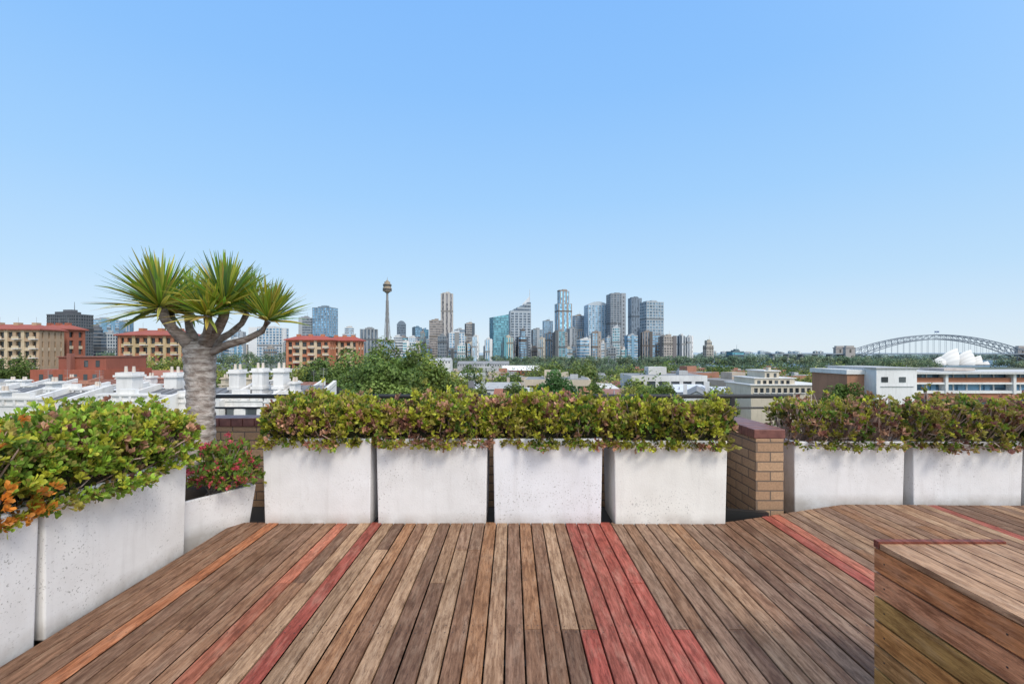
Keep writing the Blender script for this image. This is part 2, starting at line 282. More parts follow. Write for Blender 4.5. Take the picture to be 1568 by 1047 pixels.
def hedge(name,x0,x1,y0,y1,zr,ht,pal,wts,n=1150,over=.07,dens=1.0,seed=0,twigs=190,leafL=.040,core=True,axis='x',bright=1.45,twc=(.42,.30,.25)):
    Lx=x1-x0+.08; cx=(x0+x1)/2; cy=(y0+y1)/2; ry=(y1-y0)/2+over
    if axis=='y': Lx=y1-y0+.08; ry=(x1-x0)/2+over
    n=int(n*dens)
    u=rng.uniform(-1,1,n); phi=np.radians(rng.uniform(-16,196,n)); e=.62
    cph,sph=np.cos(phi),np.sin(phi)
    sy=np.sign(cph)*np.abs(cph)**e; sz=np.sign(sph)*np.abs(sph)**e
    endk=1-.22*np.abs(u)**5
    lx=u*Lx/2
    q=np.stack([lx+seed*3.7,sy*ry,sz*ht],1); lump=1+.26*vnoise(q,3.2)+.34*vnoise(q,9)
    s=1-rng.uniform(0,1,n)**1.5*.42; s=np.where(rng.random(n)<.08,s*1.14,s); k=s*lump*endk
    Pc=np.stack([lx,-sy*ry*np.minimum(k,1.18),zr+sz*np.where(sph<0,.12,ht)*k],1)
    Nn=unit(np.stack([u**5*.8,-sy*.9,sz*.9+.45],1))
    nl=8; P=np.repeat(Pc,nl,0)+rng.normal(0,.006,(n*nl,3)); ND=np.repeat(Nn,nl,0)
    cn=vnoise(q,4.5)*.5+.5; pal=G(pal); wts=np.cumsum(G(wts)/sum(wts))
    sel=np.clip(cn*1.0+rng.normal(0,.20,n),0,.999); rk=np.argsort(np.argsort(sel))/n
    ci=np.searchsorted(wts,rk)
    C=pal[np.clip(ci,0,len(pal)-1)]*bright*(0.26+.74*np.clip((s-.58)/.42,0,1))[:,None]*rng.uniform(.68,1.35,(n,1))  # inner shade put into leaf colour: darker with depth, outer leaves brighter
    C=np.repeat(C,nl,0)*rng.uniform(.75,1.25,(n*nl,1))
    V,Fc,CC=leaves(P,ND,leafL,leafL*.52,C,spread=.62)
    tip=CC.reshape(-1,6,3); rr=rng.random(len(tip))<.16; tip[rr,2:5]=tip[rr,2:5]*.5+G([.50,.24,.13])*.5; CC=tip.reshape(-1,3)
    par=bpy.data.objects.new(name,None); scene.collection.objects.link(par); par.location=(cx,cy,0); par.rotation_euler=(0,0,0 if axis=='x' else math.radians(90))
    link('leaves',np_mesh('hedge_leaves',V,Fc,CC,'leaf'),par)
    tb=MB()
    for i in range(twigs):
        a=rng.integers(0,n); p1=Vector(Pc[a])*1.0; p1=Vector((p1.x,p1.y*1.04,zr+(p1.z-zr)*1.05)); p0=Vector((p1.x*.9+random.uniform(-.08,.08),p1.y*.35,zr-.05)); mid=p0.lerp(p1,.55)+Vector((random.uniform(-.06,.06),random.uniform(-.06,.02),random.uniform(-.02,.07)))
        g=random.uniform(.6,1.2); tb.tube([p0,mid,p1],[.006,.0045,.0028],'metal',tuple(c*g for c in twc),4)
    link('twigs',tb.mesh('hedge_twigs'),par)
    if core:
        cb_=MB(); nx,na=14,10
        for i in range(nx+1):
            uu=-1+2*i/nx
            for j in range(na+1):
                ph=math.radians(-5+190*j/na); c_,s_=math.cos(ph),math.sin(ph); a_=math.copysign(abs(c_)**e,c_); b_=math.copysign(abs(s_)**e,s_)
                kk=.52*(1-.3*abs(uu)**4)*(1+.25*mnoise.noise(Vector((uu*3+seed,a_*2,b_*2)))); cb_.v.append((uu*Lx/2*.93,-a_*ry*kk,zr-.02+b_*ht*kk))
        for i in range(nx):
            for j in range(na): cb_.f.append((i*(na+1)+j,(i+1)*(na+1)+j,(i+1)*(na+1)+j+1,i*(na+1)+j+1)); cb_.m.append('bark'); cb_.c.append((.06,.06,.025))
        link('dark_filler_core',cb_.mesh('hedge_core'),par)  # dark opaque filler shell, added inside the hedge to block see-through
    return par
YG=(.33,.34,.04); GR=(.13,.21,.03); DG=(.08,.14,.025); RO=(.50,.20,.035); PU=(.22,.10,.08); OL=(.27,.25,.06); LG=(.21,.32,.04); PK=(.40,.23,.15)
P_front=[DG,GR,YG,OL,YG,LG,YG,PK,PU]
row=[(-2.046,-1.157,3.85,.695,(.82,.82,.83)),(-1.114,-.203,3.85,.695,(.79,.785,.785)),(-.155,.744,3.85,.695,(.81,.815,.845)),(.835,1.762,3.835,.68,(.83,.815,.77))]
for i,(a,b2,y,zt,c) in enumerate(row):
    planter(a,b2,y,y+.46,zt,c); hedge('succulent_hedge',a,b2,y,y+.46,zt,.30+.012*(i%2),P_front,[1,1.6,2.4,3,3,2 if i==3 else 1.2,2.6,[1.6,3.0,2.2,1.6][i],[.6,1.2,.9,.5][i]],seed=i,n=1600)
R=[(2.62,3.65,4.36,.575),(3.735,4.76,4.37,.57),(4.85,5.85,4.38,.57)]
for i,(a,b2,y,zt) in enumerate(R):
    planter(a,b2,y,y+.42,zt,(.79,.785,.79),z0=-.14)
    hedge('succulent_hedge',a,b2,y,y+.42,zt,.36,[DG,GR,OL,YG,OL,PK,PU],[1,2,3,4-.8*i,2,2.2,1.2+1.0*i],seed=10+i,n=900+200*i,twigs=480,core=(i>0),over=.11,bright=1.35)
Lr=[(2.315,3.33),(1.275,2.292),(.23,1.25)]
for i,(a,b2) in enumerate(Lr):
    planter(-2.76,-2.305,a,b2,.665,(.84,.835,.82),z0=-.03)
    w8=[1,2,1.5,4,4,3,.9,.4] if i==0 else [1,2,1.5,2.5,3,2.2,2.2,1.2]
    pal=[DG,GR,OL,LG,YG,LG,PK,PU] if i==0 else [DG,GR,OL,LG,YG,YG,RO,RO]
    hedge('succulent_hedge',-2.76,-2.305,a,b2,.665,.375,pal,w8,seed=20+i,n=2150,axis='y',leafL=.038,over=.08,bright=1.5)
# corner pot with flowering shrub
mb=MB(); A=G([-2.47,3.37]);B=G([-2.14,3.93]);nd=G([-.65,.38]); poly=[A,B,B+nd,A+nd]; cen=sum(poly)/4
def shr(k): return [cen+(p-cen)*k for p in poly]
lo=shr(.86); up=shr(1); inn=shr(.92)
mb.v+=[(p[0],p[1],-.15) for p in lo]+[(p[0],p[1],.30) for p in up]+[(p[0],p[1],.30) for p in inn]+[(p[0],p[1],.24) for p in inn]
for k in range(4):
    k2=(k+1)%4
    for f in ((k,k2,4+k2,4+k),(4+k,4+k2,8+k2,8+k),(8+k,8+k2,12+k2,12+k)): mb.f.append(f); mb.m.append('conc'); mb.c.append((.86,.86,.87))
mb.f.append((12,13,14,15)); mb.m.append('soil'); mb.c.append((0,0,0)); mb.build('white_tapered_pot',bevel=.008)
def shrub():
    n=280; u=unit(rng.normal(0,1,(n,3))); rr=rng.uniform(.35,1,n)[:,None]; Pc=u*rr*G([.27,.27,.23]); Pc[:,2]=np.abs(Pc[:,2]*1.5)+.02
    cenp=G([-2.31,3.78,.33]); P=np.repeat(Pc+cenp,7,0)+rng.normal(0,.012,(n*7,3)); Nn=np.repeat(unit(Pc+G([0,0,.1])),7,0)
    C=G([GR,LG,(.16,.28,.06),OL])[rng.integers(0,4,n*7)]*rng.uniform(.8,1.5,(n*7,1)); V,Fc,CC=leaves(P,Nn,.05,.022,C,.7)
    m_=150; k=rng.integers(0,n,m_); Pf=np.repeat((Pc*1.16+cenp+G([.0,-.02,.0]))[k],7,0)+rng.normal(0,.009,(m_*7,3)); Cf=np.tile(G([[.72,.13,.17]]),(m_*7,1))*rng.uniform(.6,1.2,(m_*7,1)); V2,F2,C2=leaves(Pf,np.repeat(unit(Pc[k]),7,0),.020,.023,Cf,.8)
    par=bpy.data.objects.new('flowering_shrub',None); scene.collection.objects.link(par)
    link('leaves',np_mesh('shrub',np.vstack([V,V2]),np.vstack([Fc,F2+len(V)]),np.vstack([CC,C2]),'leaf'),par)
    tb=MB()
    for i in range(110):
        q=Vector(Pc[rng.integers(0,n)])+Vector(cenp); tb.tube([(-2.38+random.uniform(-.1,.1),3.84+random.uniform(-.1,.1),.24),(q.x*.5-1.19+random.uniform(-.04,.04),(q.y+3.84)/2,(q.z+.3)/2),q],[.007,.006,.004],'metal',(.30,.25,.21),5)
    link('stems',tb.mesh('stems'),par)
shrub()
# ------------------------------------------------------------ dragon tree
def dragon():
    par=bpy.data.objects.new('dragon_tree',None); scene.collection.objects.link(par)
    D=3.98; tb=MB(); BK=(.56,.50,.46)
    def W(px,py,dy=0): return Vector((bx(px,D+dy),D+dy,bz(py,D+dy)))
    pts=[];rad=[]
    for i in range(60):
        t=i/59; py=722-(722-523)*t; px=305+2.5*math.sin(t*3.2); pts.append(W(px,py)); rad.append((.110+.006*math.sin(t*9)+.006*max(0,(t-.5))*2+.03*max(0,.12-t)*6)*(1+.035*math.sin(i*1.5)+random.uniform(-.012,.012)))
    rad[-1]*=.55; rad[-2]*=.75; rad[-3]*=.9; tb.tube(pts,rad,'bark',BK,24,lump=.025)
    heads=[(246,470,-.16,.98,(294,523)),(344,468,-.12,.92,(313,521)),(410,492,-.05,.78,(320,530)),(290,474,.28,.82,(301,520)),(378,480,.26,.85,(318,524)),(318,484,-.22,.62,(308,520)),(262,480,.12,.75,(299,524))]
    LV=[];LF=[];LC=[];off=0
    for hi,(hx,hy,dy,sc,(fx,fy)) in enumerate(heads):
        h=W(hx,hy,dy); f=W(fx,fy,dy*.15); mid=f.lerp(h,.5)+Vector(((h.x-f.x)*.12,0,-.05)); q1=f.lerp(mid,.5)+Vector((0,0,-.015)); q2=mid.lerp(h,.6)+Vector(((h.x-mid.x)*.15,0,-.02))
        r0=[.050,.050,.033,.04,.033,.04,.033][hi]
        tb.tube([f-Vector((0,0,.06)),q1,mid,q2,h],[r0*1.1,r0,r0*.84,r0*.76,r0*.82],'bark',(.38,.32,.29),12,lump=.05)
        axis=(h-q1).normalized()*.4+Vector((0,0,1)); axis.normalize()
        nl=int(175*sc)
        for i in range(nl):
            th=math.radians(random.choice([random.uniform(0,75),random.uniform(20,104)])); az=random.uniform(0,2*math.pi)
            if hi in (1,2,4): th*=.80
            a=axis.orthogonal().normalized(); bb=axis.cross(a); d=(axis*math.cos(th)+(a*math.cos(az)+bb*math.sin(az))*math.sin(th)).normalized()
            L=random.uniform(.34,.48)*sc; wd=random.uniform(.018,.027); p=h+d*.03; side=d.cross(Vector((0,0,1)))
            if side.length<.1: side=Vector((1,0,0))
            side.normalize()
            tw=random.uniform(-.6,.6); up=side.cross(d); side=(side*math.cos(tw)+up*math.sin(tw)).normalized()
            droop=random.uniform(.02,.18)*(math.sin(th)+.1); seg=5; vs=[]
            old=th>math.radians(74)
            pick=random.random()
            base=(.25,.34,.05) if pick<.45 else ((.13,.24,.07) if pick<.72 else (.44,.44,.08))
            if old and random.random()<.5: base=(.60,.48,.12)
            base=tuple(c*random.uniform(.75,1.25) for c in base)
            cur=p.copy(); dd=d.copy()
            for s_ in range(seg+1):
                t=s_/seg; ww=wd*(.75+.5*min(t*3,1)-.0)*(1-t**2.2)*.5+.0012; vs+=[cur-side*ww,cur+up*ww*.25,cur+side*ww]
                cur=cur+dd*(L/seg); dd=(dd+Vector((0,0,-droop*(.3+t)))).normalized()
            for v_ in vs: LV.append(tuple(v_))
            for k_,v_ in enumerate(vs):
                edge=1.5 if k_%3!=1 else .8; LC.append((min(base[0]*edge,.7),min(base[1]*edge*.95,.65),base[2]))
            for s_ in range(seg):
                o=off+s_*3; LF+=[(o,o+1,o+4,o+3),(o+1,o+2,o+5,o+4)]
            off+=len(vs)
    link('trunk',tb.mesh('dragon_trunk'),par)
    for o in par.children: o.data.polygons.foreach_set('use_smooth',[True]*len(o.data.polygons))
    link('strap_leaves',np_mesh('dragon_leaves',G(LV),G(LF),G(LC),'leaf'),par)
dragon()
# ------------------------------------------------------------ timber storage box
mb=MB(); X0,X1,Y0,Y1,ZT=1.435,1.935,.35,1.86,.635
z=ZT-.004
while z>.02:
    z0=max(z-.092,.004)
    for (a,b2) in ((X0,X0+.022),(X1-.022,X1)):
        mb.box(a,b2,Y0,Y1,z0+.003,z-.002,'wood',tuple(q*random.uniform(.9,1.2) for q in random.choice([(.66,.34,.13),(.60,.31,.12),(.70,.38,.16)])))
    for (a,b2) in ((Y0,Y0+.022),(Y1-.022,Y1)): mb.box(X0+.023,X1-.023,a,b2,z0+.003,z-.002,'wood',(.42,.24,.12))
    z-=.095
mb.box(X0+.022,X1-.022,Y0+.022,Y1-.022,.01,ZT-.05,'metal',(.02,.015,.01))
xx=X0
while xx<X1-.03:
    mb.box(xx+.003,min(xx+.09,X1)-.001,Y0-.004,Y1-.024,ZT-.003,ZT+.018,'wood',random.choice([(.58,.34,.19),(.62,.37,.21),(.54,.30,.16)])); xx+=.0925
mb.box(X0,X1,Y1-.022,Y1+.004,ZT-.002,ZT+.026,'wood',(.30,.09,.06))
for zz in (ZT-.05,ZT-.145,ZT-.24,ZT-.335,ZT-.43,ZT-.525):
    for yy in (Y1-.05,Y1-.5,Y1-.95):
        mb.box(X0-.0012,X0,yy-.003,yy+.003,zz-.003,zz+.003,'metal',(.05,.04,.03))
mb.build('timber_storage_box',bevel=.002)
# ------------------------------------------------------------ buildings
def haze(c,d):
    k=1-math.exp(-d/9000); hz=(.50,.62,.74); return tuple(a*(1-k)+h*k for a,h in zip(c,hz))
def facade(mb,w,dp,z0,z1,glass,wall,fh,bays,style,proud=.5):
    mb.box(-w/2,w/2,-dp/2,dp/2,z0,z1,'glassfar',glass)
    nf=max(int((z1-z0)/fh),1); fh=(z1-z0)/nf
    if style in('bands','grid'):
        for i in range(nf+1):
            zz=z0+i*fh; hh=fh*(.30 if style=='grid' else .42); mb.box(-w/2-proud,w/2+proud,-dp/2-proud,dp/2+proud,max(zz-hh/2,z0),zz+hh/2,'wall',wall)
    if style in('fins','grid'):
        p2=proud*1.15 if style=='grid' else proud
        nb=bays; bw=w/nb*(.26 if style=='grid' else .45)
        for i in range(nb+1):
            xx=-w/2+i*w/nb; mb.box(max(xx-bw/2,-w/2+.02),min(xx+bw/2,w/2-.02),-dp/2-p2,dp/2+p2,z0,z1+.05,'wall',wall)
        nd=max(int(nb*dp/w),2)
        for i in range(nd+1):
            yy=-dp/2+i*dp/nd; mb.box(-w/2-p2,w/2+p2,max(yy-bw/2,-dp/2+.02),min(yy+bw/2,dp/2-.02),z0,z1+.03,'wall',wall)
    mb.box(-w/2-proud-.1,w/2+proud+.1,-dp/2-proud-.1,dp/2+proud+.1,z1,z1+1.0,'wall',wall)
trs=random.Random(77)
def tower(name,p0,p1,yt,d,glass,wall,style='bands',rot=.25,fh=8.0,bays=5,ar=.7,z0=-31,top='plant',feat=None):
    W=(p1-p0)/F*d; tanp=((p0+p1)/2-784)/F; r=rot
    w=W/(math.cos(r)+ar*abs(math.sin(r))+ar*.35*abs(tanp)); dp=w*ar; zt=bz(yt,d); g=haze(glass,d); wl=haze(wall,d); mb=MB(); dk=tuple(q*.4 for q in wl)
    zb=zt-(5 if top=='plant' else 0)
    if top in('slant','curve'): zb=zt-14
    if top=='spire': zb=zt-78
    feat=feat or trs.choice(['setback','strip','core','none','strip']) if top=='plant' else (feat or 'none')
    if feat=='setback' and zb>35:
        zm=z0+(zb-z0)*.82; facade(mb,w,dp,z0,zm,g,wl,fh,bays,style); facade(mb,w*.68,dp*.68,zm+1,zb,g,wl,fh*.8,max(bays-1,3),style)
    else: facade(mb,w,dp,z0,zb,g,wl,fh,bays,style)
    if feat=='strip':
        a=trs.choice([-.5,-.15,.2]); cc_=trs.choice([dk,tuple(min(q*1.25,.85) for q in wl),g]); mb.box(w*a,w*(a+.28),-dp/2-1.6,-dp/2-.5,z0,zb+3,'wall',cc_)
        mb.box(w/2+.6,w/2+1.7,-dp*.2,dp*.15,z0,zb+1,'wall',cc_); mb.box(-w/2-1.7,-w/2-.6,-dp*.2,dp*.15,z0,zb+1,'wall',cc_)
    if feat=='core':
        mb.box(w*.22,w/2+1.5,-dp/2-1.2,dp*.3,z0,zb+5,'wall',tuple(min(q*1.15,.8) for q in wl))
        for k in range(int((zb-z0)/14)): mb.box(w*.32,w*.42,-dp/2-1.4,-dp/2-1.2,z0+k*14+5,z0+k*14+11,'wall',dk)
    if top=='plant':
        s1=trs.uniform(.2,.4); mb.box(-w*s1,w*trs.uniform(.15,.3),-dp*.3,dp*.3,zb+1,zb+5,'wall',tuple(q*.7 for q in wl)); mb.box(-w*.1,w*.2,-dp*.25,dp*.1,zb+5,zb+8,'wall',wl)
        if trs.random()<.6: mb.cyl(w*.15,0,zb+5,zb+20,.6,.25,'metal',wl,5)
        zm=z0+(zb-z0)*trs.uniform(.45,.78); mb.box(-w/2-.65,w/2+.65,-dp/2-.65,dp/2+.65,zm,zm+5,'wall',dk)
    if top=='slant': mb.prism([(-w/2,-dp/2),(w/2,-dp/2),(w/2,dp/2),(-w/2,dp/2)],zb+1,zt,'glassfar',g,ztop=[zb+3,zt,zt,zb+3])
    if top=='curve':
        n_=10
        for i in range(n_):
            x_a=-w/2+w*i/n_; x_b=-w/2+w*(i+1)/n_; za=zb+1+13*math.sin(math.pi*i/n_)**.7; zb2=zb+1+13*math.sin(math.pi*min((i+1)/n_,1-1e-6))**.7
            mb.prism([(x_a,-dp/2),(x_b,-dp/2),(x_b,dp/2),(x_a,dp/2)],zb+1,0,'wall',wl,ztop=[za,zb2,zb2,za])
    if top=='spire':
        for i in range(6):
            xa=-w/2+w*i/6; mb.box(xa,w/2,-dp/2+.7*i,dp/2-.7*i,zb+1+i*6,zb+1+(i+1)*6,'glassfar' if i%2 else 'wall',g if i%2 else tuple(q*.8 for q in wl))
        mb.prism([(w*.12,-.5),(w/2,-.5),(w/2,.5),(w*.12,.5)],zb+20,0,'wall',haze((.75,.77,.8),d),ztop=[zb+32,zb+62,zb+62,zb+32])
        mb.tube([(w/2-.5,0,zb),(w/2-.5,0,zt-6),(w/2-.5,0,zt+8)],[1.8,1.0,.5],'wall',haze((.7,.72,.75),d),6)
    return mb.build(name,loc=(bx((p0+p1)/2,d),d+dp*.3,0),rot=r)
BL=(.10,.22,.33);DK=(.03,.045,.065);GY=(.28,.29,.30);LGY=(.46,.47,.48);WH=(.74,.74,.73);TN=(.46,.39,.32);BR=(.14,.10,.08);GB=(.17,.36,.52);TEAL=(.05,.26,.32);CR=(.60,.52,.40)
T=[
('hotel_tower',69,132,477,700,(.02,.022,.025),(.11,.11,.12),'grid',dict(rot=-.15,bays=14,fh=4.5,ar=.5,feat='none')),
('office_tower',131,157,500,760,DK,(.22,.22,.23),'bands',dict(rot=.1,ar=.5,fh=5)),
('office_tower',134,176,487,1500,GB,LGY,'bands',dict(rot=-.2,ar=.5)),
('office_tower',156,178,508,1100,DK,LGY,'grid',dict(rot=.2,ar=.5,fh=7)),
('office_tower',176,200,491,1600,BL,LGY,'fins',dict(rot=.1,ar=.5)),
('apartment_tower',330,352,518,1300,BL,LGY,'bands',{}),
('apartment_tower',352,374,506,1500,BL,GY,'grid',{}),
('apartment_tower',380,436,500,1400,BL,WH,'grid',dict(bays=9,rot=-.1,ar=.5,fh=8)),
('office_tower',455,478,485,1500,DK,GY,'bands',dict(rot=.3)),
('glass_tower',477,514,469,1500,GB,(.25,.32,.38),'grid',dict(rot=-.25,bays=6)),
('office_tower',522,545,500,1600,BL,WH,'bands',{}),
('office_tower',548,579,502,1450,DK,GY,'fins',{}),
('glass_tower',606,622,491,1700,DK,(.12,.16,.21),'bands',dict(top='curve')),
('office_tower',622,640,515,1500,BL,WH,'grid',{}),
('glass_tower',630,646,500,1800,GB,BL,'bands',{}),
('glass_tower',645,656,503,1850,TEAL,GB,'bands',{}),
('office_tower',656,678,489,1600,BR,(.36,.29,.23),'bands',dict(rot=.12,feat='none')),
('residential_tower',674,694,448,1750,BR,(.60,.54,.48),'fins',dict(rot=.1,bays=3,feat='none')),
('office_tower',684,712,508,1550,BL,WH,'grid',{}),
('office_tower',711,727,494,1700,DK,TN,'bands',dict(rot=.3)),
('office_tower',695,712,503,1850,BL,LGY,'bands',{}),
('glass_tower',749,779,481,1600,TEAL,(.07,.22,.28),'bands',dict(rot=.4,top='slant')),
('spired_office_tower',779,813,445,1650,(.03,.05,.08),(.50,.55,.60),'grid',dict(rot=.12,bays=5,top='spire',fh=9)),
('office_tower',813,832,503,1700,BL,GY,'grid',{}),
('office_tower',831,847,490,1950,GB,GY,'bands',{}),
('glass_tower',850,876,444,1700,(.22,.48,.66),(.36,.29,.24),'fins',dict(rot=.3,bays=3,feat='setback')),
('office_tower',846,869,507,1550,BR,TN,'grid',{}),
('office_tower',877,895,482,1800,BL,TN,'bands',{}),
('curved_roof_tower',896,931,462,1750,GB,(.55,.62,.68),'grid',dict(rot=.15,top='curve',bays=6)),
('office_tower',930,958,449,1700,DK,(.26,.27,.29),'grid',dict(rot=.2,bays=5,feat='core')),
('office_tower',963,983,455,1900,DK,(.14,.18,.24),'fins',dict(rot=.2,bays=4,feat='none')),
('glass_tower',982,1017,461,1650,(.08,.15,.21),(.42,.46,.49),'grid',dict(rot=.25,bays=6,fh=10,feat='none')),
('office_tower',957,977,512,1550,GB,LGY,'bands',{}),
('office_tower',915,935,520,1500,BR,CR,'grid',{}),
('office_tower',884,908,518,1450,GB,WH,'bands',{}),
('apartment_tower',1010,1037,513,1450,BR,TN,'grid',{}),
('apartment_tower',1038,1050,512,1500,DK,WH,'fins',dict(bays=2)),
('apartment_tower',1050,1061,514,1500,DK,WH,'fins',dict(bays=2)),
('apartment_tower',1078,1093,521,1500,BR,(.52,.46,.36),'grid',dict(bays=3,fh=7)),
('glass_office_block',1115,1140,536,1300,TEAL,(.09,.15,.17),'bands',{}),
]
rs=random.Random(5)
for i in range(95):
    p=rs.uniform(560,1010); wd=rs.uniform(8,19); T.append(('city_building',p,p+wd,rs.triangular(494 if p>740 else 502,537,526),rs.uniform(1380,2000),rs.choice([BL,DK,GB,TEAL]),rs.choice([WH,TN,GY,LGY,CR,GY,BR,(.32,.25,.2)]),rs.choice(['grid','bands','fins']),dict(rot=rs.uniform(-.3,.4),bays=rs.choice([3,4]),fh=rs.uniform(6,9))))
for i in range(26):
    p=rs.uniform(290,560); wd=rs.uniform(10,20); T.append(('city_building',p,p+wd,rs.uniform(516,534),rs.uniform(1200,1700),rs.choice([BL,DK,GB]),rs.choice([WH,TN,GY,LGY]),'grid',dict(rot=rs.uniform(-.3,.4),bays=4,fh=8)))
for i in range(22):
    p=rs.uniform(1065,1300); wd=rs.uniform(4,12); T.append(('distant_tower_block',p,p+wd,rs.uniform(536.5,540),rs.uniform(4200,5200),BL,rs.choice([WH,GY,TN]),'bands',dict(rot=.2,fh=9)))
for t in T: tower(t[0],t[1],t[2],t[3],t[4],t[5],t[6],t[7],**t[8])
# observation tower
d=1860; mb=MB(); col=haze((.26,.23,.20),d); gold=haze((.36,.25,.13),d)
zs=lambda y: bz(y,d)
mb.cyl(0,0,-31,zs(447),6.0,4.4,'wall',col,14)
for a in range(16):
    an=a/16*2*math.pi; an2=an+1.2; mb.tube([(15*math.cos(an),15*math.sin(an),zs(530)),(5.2*math.cos(an2),5.2*math.sin(an2),zs(460))],[.4,.4],'metal',col,4)
mb.tube([(0,0,zs(z)) for z in (449,446.5,446,441,440.5,438.5,438,435,434.8,431.5,431.3,429.6)],[5,13,17,17.5,14.5,14.5,16.5,16,12,11,6,5],'wall',gold,24)
mb.cyl(0,0,zs(445),zs(442.5),17.8,17.9,'glass',(.03,.03,.035),24); mb.cyl(0,0,zs(438),zs(436),16.8,16.8,'glass',(.03,.03,.035),24)
mb.tube([(0,0,zs(430)),(0,0,zs(427)),(0,0,zs(424))],[2.2,1.0,.3],'metal',col,8)
mb.box(-30,30,-25,25,-31,zs(527),'wall',col); mb.build('observation_tower',loc=(bx(593,d),d,0))
# ------------------------------------------------------------ harbour bridge
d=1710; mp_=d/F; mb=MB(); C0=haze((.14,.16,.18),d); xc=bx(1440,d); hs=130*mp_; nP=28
def tz(u): return bz(512.5,d)-(bz(512.5,d)-bz(537,d))*abs(u)**1.9
def bzz(u): return bz(519,d)-(bz(519,d)-(-24))*abs(u)**2
for off in (0,30):
    top=[(xc+hs*(-1+2*i/nP),d+off,tz(-1+2*i/nP)) for i in range(nP+1)]; bot=[(xc+hs*(-1+2*i/nP),d+off,bzz(-1+2*i/nP)) for i in range(nP+1)]
    mb.tube(top,[1.7]*(nP+1),'metal',C0,6); mb.tube(bot,[1.9]*(nP+1),'metal',C0,6)
    for i in range(nP+1):
        mb.tube([bot[i],top[i]],[.9,.9],'metal',C0,4)
        if i<nP:
            mb.tube([bot[i],top[i+1]] if i<nP/2 else [top[i],bot[i+1]],[.8,.8],'metal',C0,4)
        if bot[i][2]>2: mb.tube([(bot[i][0],d+off,-1),bot[i]],[.55,.55],'metal',C0,4)
        if off==0:
            mb.tube([top[i],(top[i][0],d+30,top[i][2])],[.7,.7],'metal',C0,4)
            if i<nP: mb.tube([top[i],(top[i+1][0],d+30,top[i+1][2])],[.5,.5],'metal',C0,4)
mb.box(xc-hs*2.0,xc+hs*2.2,d-8,d+38,-5,-1,'metal',C0)
for sx in (-1,1):
    for k in range(5): xx=xc+sx*hs*(1.28+k*.17); mb.box(xx-3,xx+3,d+2,d+28,-31,-5,'wall',haze((.4,.37,.33),d))
mb.cyl(xc,d+15,tz(0),tz(0)+16,.4,.2,'metal',C0,4); mb.face([(xc,d+15,tz(0)+9),(xc+9,d+15,tz(0)+9),(xc+9,d+15,tz(0)+14),(xc,d+15,tz(0)+14)],'wall',(.1,.15,.3))
mb.cyl(xc-8,d+15,tz(0),tz(0)+16,.4,.2,'metal',C0,4); mb.face([(xc-8,d+15,tz(0)+9),(xc-1,d+15,tz(0)+9),(xc-1,d+15,tz(0)+14),(xc-8,d+15,tz(0)+14)],'wall',(.1,.15,.3)); mb.build('steel_arch_bridge')
for sx in (-1,1):
    mb=MB(); st=haze((.36,.30,.25),d); xx=xc+sx*(hs+14*mp_*.9)
    for oy in (-16,36):
        mb.prism([(xx-17,d+oy),(xx+17,d+oy),(xx+17,d+oy+14),(xx-17,d+oy+14)],-32,20,'wall',st); mb.box(xx-19,xx+19,d+oy-1.5,d+oy+15.5,18,21,'wall',st); mb.box(xx-14,xx+14,d+oy+1,d+oy+13,21,27,'wall',st); mb.box(xx-3,xx+3,d+oy-.6,d+oy,2,14,'glass',(.06,.06,.06))
    mb.build('stone_pylon')
# opera house
d=1250; q=d/F; mb=MB(); shell=(.66,.65,.62)
mb.box(bx(1418,d),bx(1530,d),d-10,d+70,-31,bz(563,d),'wall',haze((.36,.29,.25),d)); mb.box(bx(1412,d),bx(1536,d),d-25,d+85,-31,bz(567,d),'wall',haze((.40,.32,.28),d))
def shellf(px,py,L,Wd,dirn,dy):
    zb=bz(563,d); Hh=bz(py,d)-zb; tipx=bx(px,d); L*=q; Wd*=q; n1,n2=14,8; tail=tipx-dirn*L; foot=tipx-dirn*L*.34
    for sgn in (-1,1):
        grid={}
        for i in range(n1+1):
            t=i/n1; a=t*math.pi*.40; R_=Vector((tail+dirn*L*(1-math.cos(a))/(1-math.cos(math.pi*.40)),0,zb+Hh*math.sin(a)/math.sin(math.pi*.40))); B_=Vector((tail*(1-t)+foot*t,0,zb))
            for j in range(n2+1):
                u=j/n2; p_=R_.lerp(B_,u); grid[i,j]=(p_.x,d+dy+sgn*Wd/2*math.sin(u*math.pi/2)*t**.6,p_.z+Hh*.06*math.sin(math.pi*u)*t)
        for i in range(n1):
            for j in range(n2): mb.face([grid[i,j],grid[i+1,j],grid[i+1,j+1],grid[i,j+1]],'metal',tuple(s_*(.94 if j%2 else 1.05) for s_ in shell))
    mb.face([(foot-dirn*2,d+dy-Wd*.45,zb),(foot-dirn*2,d+dy+Wd*.45,zb),(tipx-dirn*L*.12,d+dy,zb+Hh*.86)],'wall',(.12,.11,.10))
for a in ((1466,533,32,26,1,0),(1488,541,26,22,1,-4),(1447,544,22,20,1,2),(1441,550,18,14,-1,2),(1506,535,30,26,1,34),(1520,544,24,20,1,32),(1530,553,16,16,1,30),(1480,549,20,18,-1,38)): shellf(*a)
mb.build('opera_house')
